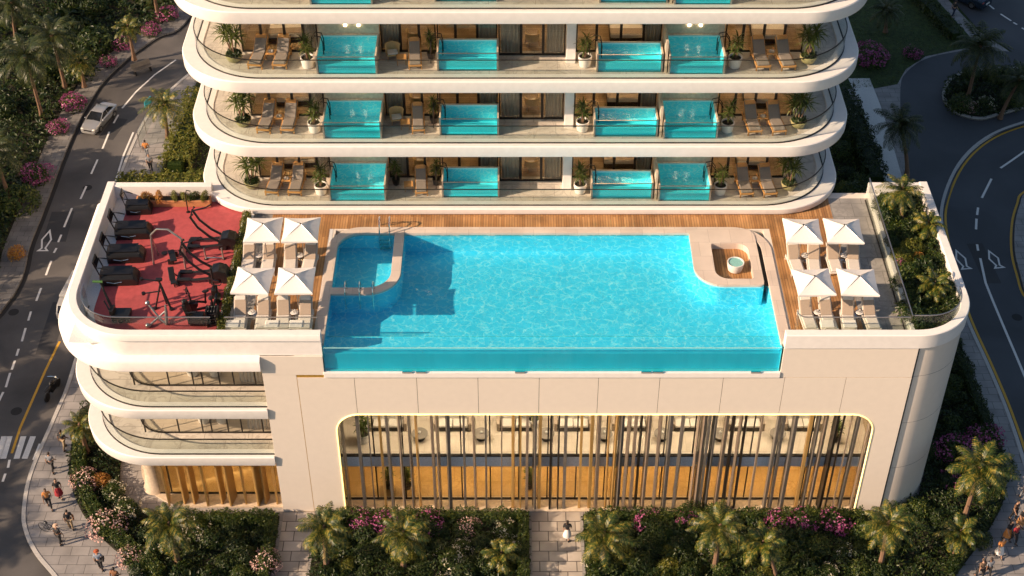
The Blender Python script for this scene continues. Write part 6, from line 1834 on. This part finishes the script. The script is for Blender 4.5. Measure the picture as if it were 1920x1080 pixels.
# ------------------------------------------------------------------ vehicles
def car(loc, rz, label, paint, z=0.004):
    r = thing('car', label, 'car', (loc[0], loc[1], z), rz, 'cars on the streets')
    L, W = 4.75, 1.82
    # side profile (x forward), lower body
    xs = [-2.37, -2.30, -1.75, -0.9, 0.0, 0.85, 1.45, 2.05, 2.32, 2.38]
    zt = [0.70, 0.90, 0.97, 0.98, 0.97, 0.95, 0.90, 0.78, 0.66, 0.52]
    wd = [0.74, 0.84, 0.90, 0.91, 0.91, 0.91, 0.90, 0.86, 0.78, 0.68]
    V, F = [], []
    for x, z_, w_ in zip(xs, zt, wd):
        V += [(x, -w_ * .93, 0.24), (x, -w_, 0.45), (x, -w_ * .985, z_ - 0.10), (x, -w_ * .88, z_), (x, 0, z_ + 0.03), (x, w_ * .88, z_), (x, w_ * .985, z_ - 0.10), (x, w_, 0.45), (x, w_ * .93, 0.24)]
    k = 9
    for i in range(len(xs) - 1):
        for q in range(k - 1): F.append((i * k + q, (i + 1) * k + q, (i + 1) * k + q + 1, i * k + q + 1))
        F.append((i * k + k - 1, (i + 1) * k + k - 1, (i + 1) * k, i * k))
    F.append(tuple(range(k))); F.append(tuple((len(xs) - 1) * k + q for q in range(k - 1, -1, -1)))
    b = MB(); b.add(V, F); b.build('body', paint, r, smooth=True)
    def cabin(shrink, z1, name, m, top=True):
        prof = [(-1.72, 0.95, .80), (-1.05, z1, .62), (0.15, z1 + 0.03, .62), (1.02, 0.95, .80)]
        return prof
    # glasshouse, roof panel, pillars
    b = MB()
    pts = [(-1.80, 0.93, .80), (-1.05, 1.38, .64), (0.12, 1.41, .64), (1.08, 0.92, .80)]
    V = []
    for x, z_, w_ in pts: V += [(x, -w_, z_), (x, w_, z_)]
    b.add(V, [(0, 1, 3, 2), (2, 3, 5, 4), (4, 5, 7, 6), (0, 2, 4, 6), (1, 7, 5, 3)]); b.build('windows', mat('car glass', (0.012, 0.014, 0.017), 0.06), r)
    b = MB(); b.add([(-1.12, -.66, 1.385), (-1.12, .66, 1.385), (0.18, .66, 1.415), (0.18, -.66, 1.415), (-1.05, -.6, 1.44), (-1.05, .6, 1.44), (0.1, .6, 1.46), (0.1, -.6, 1.46)], [(4, 5, 6, 7), (0, 1, 5, 4), (1, 2, 6, 5), (2, 3, 7, 6), (3, 0, 4, 7)])
    for s_ in (-1, 1):
        b.tube([(-1.82, s_ * .81, .93), (-1.08, s_ * .66, 1.39)], 0.04, 6); b.tube([(0.14, s_ * .66, 1.41), (1.10, s_ * .81, .92)], 0.035, 6); b.tube([(-.45, s_ * .82, .95), (-.45, s_ * .66, 1.40)], 0.03, 6)
    b.build('roof', paint, r, smooth=True)
    for x in (-1.42, 1.42):
        for s_ in (-1, 1):
            b = MB(); b.lathe([(0.2, -.1), (0.31, -.1), (0.33, -.06), (0.33, .06), (0.31, .1), (0.2, .1)], 18)
            w_ = b.build('wheel', M['black'], r, smooth=True); w_.location = (x, s_ * 0.84, 0.33); w_.rotation_euler = (R(90), 0, 0)
            b = MB(); b.lathe([(0.0, -.105), (0.2, -.108), (0.2, .108), (0.0, .105)], 14); b.build('rim', M['steel'], w_)
    for s_ in (-1, 1):
        b = MB(); b.ball((2.24, s_ * .62, .66), (.12, .17, .08), 10, 6); b.build('headlight', mat('headlight glass', (0.8, 0.75, 0.65), 0.1), r, smooth=True)
        b = MB(); b.ball((-2.31, s_ * .66, .78), (.06, .16, .08), 10, 6); b.build('tail_light', mat('tail light', (0.35, 0.02, 0.015), 0.2), r, smooth=True)
        b = MB(); b.ball((0.82, s_ * .98, .98), (.09, .1, .06), 8, 6); b.build('wing_mirror', paint, r, smooth=True)
        b = MB(); b.bx(-0.62, -0.5, s_ * .915 - .012, s_ * .915 + .012, .80, .83); b.bx(0.35, .47, s_ * .915 - .012, s_ * .915 + .012, .79, .82); b.build('door_handle', M['chrome'], r)
    b = MB(); b.bx(2.30, 2.385, -.42, .42, .50, .63); b.build('grille', M['black'], r)
    b = MB(); b.bx(-2.42, -2.33, -.26, .26, .5, .62); b.build('number_plate', M['paint'], r)
    return r
SILVER = mat('silver paint', (0.42, 0.42, 0.42), 0.25, 0.55, var=0.03)
a, c = at(165, 245, 0.4), at(205, 195, 0.6)
mid = (a + c) / 2
dv = a - c
car((mid.x, mid.y), math.atan2(dv.y, dv.x), 'silver saloon car driving down the left street', SILVER).scale = (0.76, 0.76, 0.76)
p = at(1805, 2, 0); car((p.x, p.y + 0.3), R(135), 'dark blue car at the top right edge on back street', mat('dark blue paint', (0.03, 0.05, 0.08), 0.2, 0.4))
# white lorry half hidden below the gym parapet
p = at(112, 596, 0)
tr = thing('lorry', 'grey white box lorry half hidden behind the curved gym parapet', 'lorry', (p.x + 0.9, p.y + 1.2, 0.004), R(-97))
tr.scale = (0.72, 0.7, 0.62)
b = MB(); b.bx(-2.6, 1.0, -1.05, 1.05, 0.8, 2.3); b.build('cargo_box', mat('lorry white', (0.34, 0.34, 0.34), 0.5, var=0.3), tr, bevel=0.06)
b = MB(); b.bx(-2.4, 0.8, -0.85, 0.85, 2.3, 2.34); b.build('roof_tarpaulin', mat('grey tarpaulin', (0.3, 0.3, 0.31), 0.8, var=0.3), tr)
b = MB()
V = [(1.1, -1, .5), (1.1, 1, .5), (1.1, 1, 2.1), (1.1, -1, 2.1), (2.5, -.95, .5), (2.5, .95, .5), (2.5, .95, 1.25), (2.5, -.95, 1.25), (2.0, .9, 2.05), (2.0, -.9, 2.05)]
b.add(V, [(0, 1, 2, 3), (4, 7, 6, 5), (0, 4, 5, 1), (2, 8, 9, 3), (6, 7, 9, 8), (1, 5, 6, 8, 2), (0, 3, 9, 7, 4)]); b.build('cab', mat('lorry cab paint', (0.34, 0.34, 0.34), 0.35), tr, bevel=0.05)
b = MB(); b.add([(2.47, -.8, 1.32), (2.47, .8, 1.32), (2.07, .78, 1.98), (2.07, -.78, 1.98)], [(0, 1, 2, 3)]); b.build('windscreen', M['screen'], tr)
b = MB(); b.bx(-2.6, 2.3, -.6, .6, .45, .8); b.build('chassis', M['black'], tr)
for x in (-1.7, 1.75):
    for s_ in (-1, 1):
        b = MB(); b.lathe([(0.2, -.13), (0.43, -.13), (0.45, -.08), (0.45, .08), (0.43, .13), (0.2, .13)], 18)
        w_ = b.build('wheel', M['black'], tr, smooth=True); w_.location = (x, s_ * 0.92, 0.45); w_.rotation_euler = (R(90), 0, 0)
        b = MB(); b.lathe([(0, -.135), (0.22, -.135), (0.22, .135), (0, .135)], 12); b.build('rim', M['steel'], w_)
# motorcycle with its dark shape on the street
p = at(100, 738, 0)
mc = thing('motorcycle', 'black motorcycle on left street below the yellow line', 'motorcycle', (p.x, p.y, 0.006), R(76))
for x in (-.68, .68):
    b = MB(); b.lathe([(0.18, -.06), (0.28, -.06), (0.31, 0), (0.28, .06), (0.18, .06)], 18); w_ = b.build('wheel', M['black'], mc, smooth=True); w_.location = (x, 0, .31); w_.rotation_euler = (R(90), 0, 0)
b = MB(); b.tube([(-.68, 0, .31), (-.2, 0, .5), (.3, 0, .75), (.68, 0, .31)], .06, 7); b.bx(-.2, .25, -.15, .15, .3, .6); b.build('frame', M['blackmetal'], mc, smooth=False)
b = MB(); b.ball((.15, 0, .82), (.28, .15, .14)); b.build('fuel_tank', M['black'], mc, smooth=True)
b = MB(); b.ball((-.4, 0, .80), (.38, .14, .07)); b.build('saddle', M['black'], mc, smooth=True)
b = MB(); b.tube([(.35, -.36, 1.02), (.46, -.15, 1.0), (.46, .15, 1.0), (.35, .36, 1.02)], .025, 6); b.tube([(.46, 0, 1.0), (.66, 0, .35)], .035, 6); b.build('handlebar', M['chrome'], mc, smooth=True)
b = MB(); b.ball((.58, 0, .85), (.09, .09, .09)); b.build('headlight', M['chrome'], mc, smooth=True)
# bench on the far bend, bicycle on the corner pavement
p = at(268, 136, 0.0)
bn = thing('park_bench', 'dark bench beside the far bend of the left street', 'bench', (p.x, p.y, 0.006), R(35))
b = MB(); b.bx(-.8, .8, -.22, .22, .40, .46); b.build('seat', M['fin_grey'], bn, bevel=.01)
b = MB(); b.box((0, .26, .68), (1.6, .05, .42), (R(-12), 0, 0)); b.build('backrest', M['fin_grey'], bn, bevel=.01)
for x in (-.65, .65):
    b = MB(); b.bx(x - .04, x + .04, -.2, .2, 0, .4); b.build('leg', M['blackmetal'], bn)
p = at(98, 1002, 0.126)
bc = thing('bicycle', 'thin dark bicycle standing on the corner pavement', 'bicycle', (p.x, p.y, 0.127), R(-25))
for x in (-.52, .52):
    w_ = MB(); pts = [(x + .33 * math.cos(2 * PI * k / 24), 0, .34 + .33 * math.sin(2 * PI * k / 24)) for k in range(25)]
    w_.tube(pts, .016, 5)
    for k in range(6): w_.tube([(x, 0, .34), (x + .32 * math.cos(PI * k / 3), 0, .34 + .32 * math.sin(PI * k / 3))], .004, 4)
    w_.build('wheel', M['black'], bc)
b = MB(); A, Bq, Cq, Dq, Eq = (-.52, 0, .34), (-.05, 0, .32), (-.2, 0, .82), (.36, 0, .8), (.52, 0, .34)
for s_, e_ in ((A, Bq), (A, Cq), (Bq, Cq), (Cq, Dq), (Bq, Dq), (Dq, Eq)): b.tube([s_, e_], .018, 6)
b.build('frame', M['blackmetal'], bc)
b = MB(); b.ball((-.22, 0, .92), (.13, .07, .035)); b.build('saddle', M['black'], bc, smooth=True)
b = MB(); b.tube([(.3, -.28, 1.0), (.38, -.1, .98), (.38, .1, .98), (.3, .28, 1.0)], .014, 5); b.tube([(.38, 0, .98), (.36, 0, .8)], .016, 5); b.build('handlebar', M['blackmetal'], bc)
# glass canopy and blue sign board by the left kerb
p = at(283, 222, 0.13)
cs = thing('info_board', 'small bright blue board on a post by left kerb', 'sign', (p.x, p.y, 0.13), R(70))
b = MB(); b.bx(-.45, .45, -.04, .04, 1.2, 1.75); b.build('panel', mat('blue board', (0.03, 0.33, 0.42), 0.35), cs, bevel=.02)
b = MB(); b.tube([(0, 0, 0), (0, 0, 1.2)], .04, 8); b.build('post', M['steel'], cs)
p0, p1 = at(262, 275, 0.13), at(300, 205, 0.13)
sh = thing('glass_shelter', 'long low glass screen standing along the left kerb', 'shelter', (p0.x, p0.y, 0.13))
dx, dy = p1.x - p0.x, p1.y - p0.y
b = MB(); b.sweep([(0, 0), (dx, dy)], [(0.008, .1), (0.008, 1.3), (-0.008, 1.3), (-0.008, .1)], closed_prof=True); b.build('pane', M['glass'], sh)
for f in (0, .33, .66, 1):
    b = MB(); b.tube([(dx * f, dy * f, 0), (dx * f, dy * f, 1.35)], .035, 6); b.build('post', M['steel'], sh)
b = MB(); b.tube([(0, 0, 1.33), (dx, dy, 1.33)], .03, 6); b.build('top_rail', M['steel'], sh)

# ------------------------------------------------------------------ rooms behind the terrace doors, road repairs
def bed():
    r = thing('bed', 'x', 'bed', (0, 0, 0), 0, 'white beds behind the terrace doors')
    b = MB(); b.bx(-0.9, 0.9, -1.0, 1.0, 0.05, 0.3); b.build('base', M['dark'], r, bevel=0.02)
    b = MB(); b.bx(-0.88, 0.88, -0.98, 0.98, 0.3, 0.55); b.build('mattress', M['canvas'], r, bevel=0.05)
    b = MB(); b.bx(-0.9, 0.9, -0.95, -0.35, 0.552, 0.58); b.build('throw', M['cushion'], r, bevel=0.02)
    for x in (-0.42, 0.42):
        b = MB(); b.bx(x - 0.34, x + 0.34, 0.5, 0.9, 0.56, 0.70); b.build('pillow', M['canvas'], r, bevel=0.05)
    b = MB(); b.bx(-1.0, 1.0, 1.0, 1.1, 0.0, 1.2); b.build('headboard', M['wood'], r, bevel=0.02)
    return Maker(r)
bd = bed()
for k, zf in enumerate(FL[:3]):
    f_ = FNAME[k]
    bd((-12.3, 15.75, zf + 0.02), R(4), 'white bed inside the room at the left end of %s terrace' % f_)
    bd((13.9, 15.6, zf + 0.02), R(-3), 'white bed inside the room at the right end of %s terrace' % f_)
    bd((6.2, 15.7, zf + 0.02), 0, 'white bed inside the room right of the white column, %s terrace' % f_)
    rchair((-5.3, 14.75, zf + 0.02), R(160), 'round rattan armchair inside the room between the left plunge pools, %s terrace' % f_, 'rattan armchairs')
    rchair((1.1, 14.6, zf + 0.02), R(200), 'round rattan armchair behind the curtained middle doors, %s terrace' % f_, 'rattan armchairs')
PATCH = asphalt_mat('road repair', (0.04, 0.039, 0.04), 0.2)
b = MB()
for cx, cy, w_, l_, an in ((-31.5, 26, 1.6, 3.4, .05), (-29.4, 15.5, 1.1, 5.0, .02), (-33.8, 6, 1.3, 2.6, .1), (33, 12, 1.4, 3.6, -.1), (31.8, 22.0, 1.1, 4.2, .05), (38, 30, 2.4, 1.2, .6), (-30.2, 38, 1.2, 2.8, -.2)):
    q = [(cx + x * w_ / 2 * math.cos(an) - y * l_ / 2 * math.sin(an), cy + x * w_ / 2 * math.sin(an) + y * l_ / 2 * math.cos(an)) for x, y in ((-1, -1), (1, -1.02), (.97, 1), (-1, 1))]
    b.sheet(q, 0.003)
S(b.build('road_patches', PATCH))
b = MB()
for cx, cy in ((-30.5, 30.5), (-32.3, 17.0), (-29.8, 8.0), (32.6, 16.5), (34.5, 5.5)):
    b.lathe([(0, 0.004), (0.34, 0.004)], 18, (cx, cy, 0))
S(b.build('manhole_covers', M['drain']))
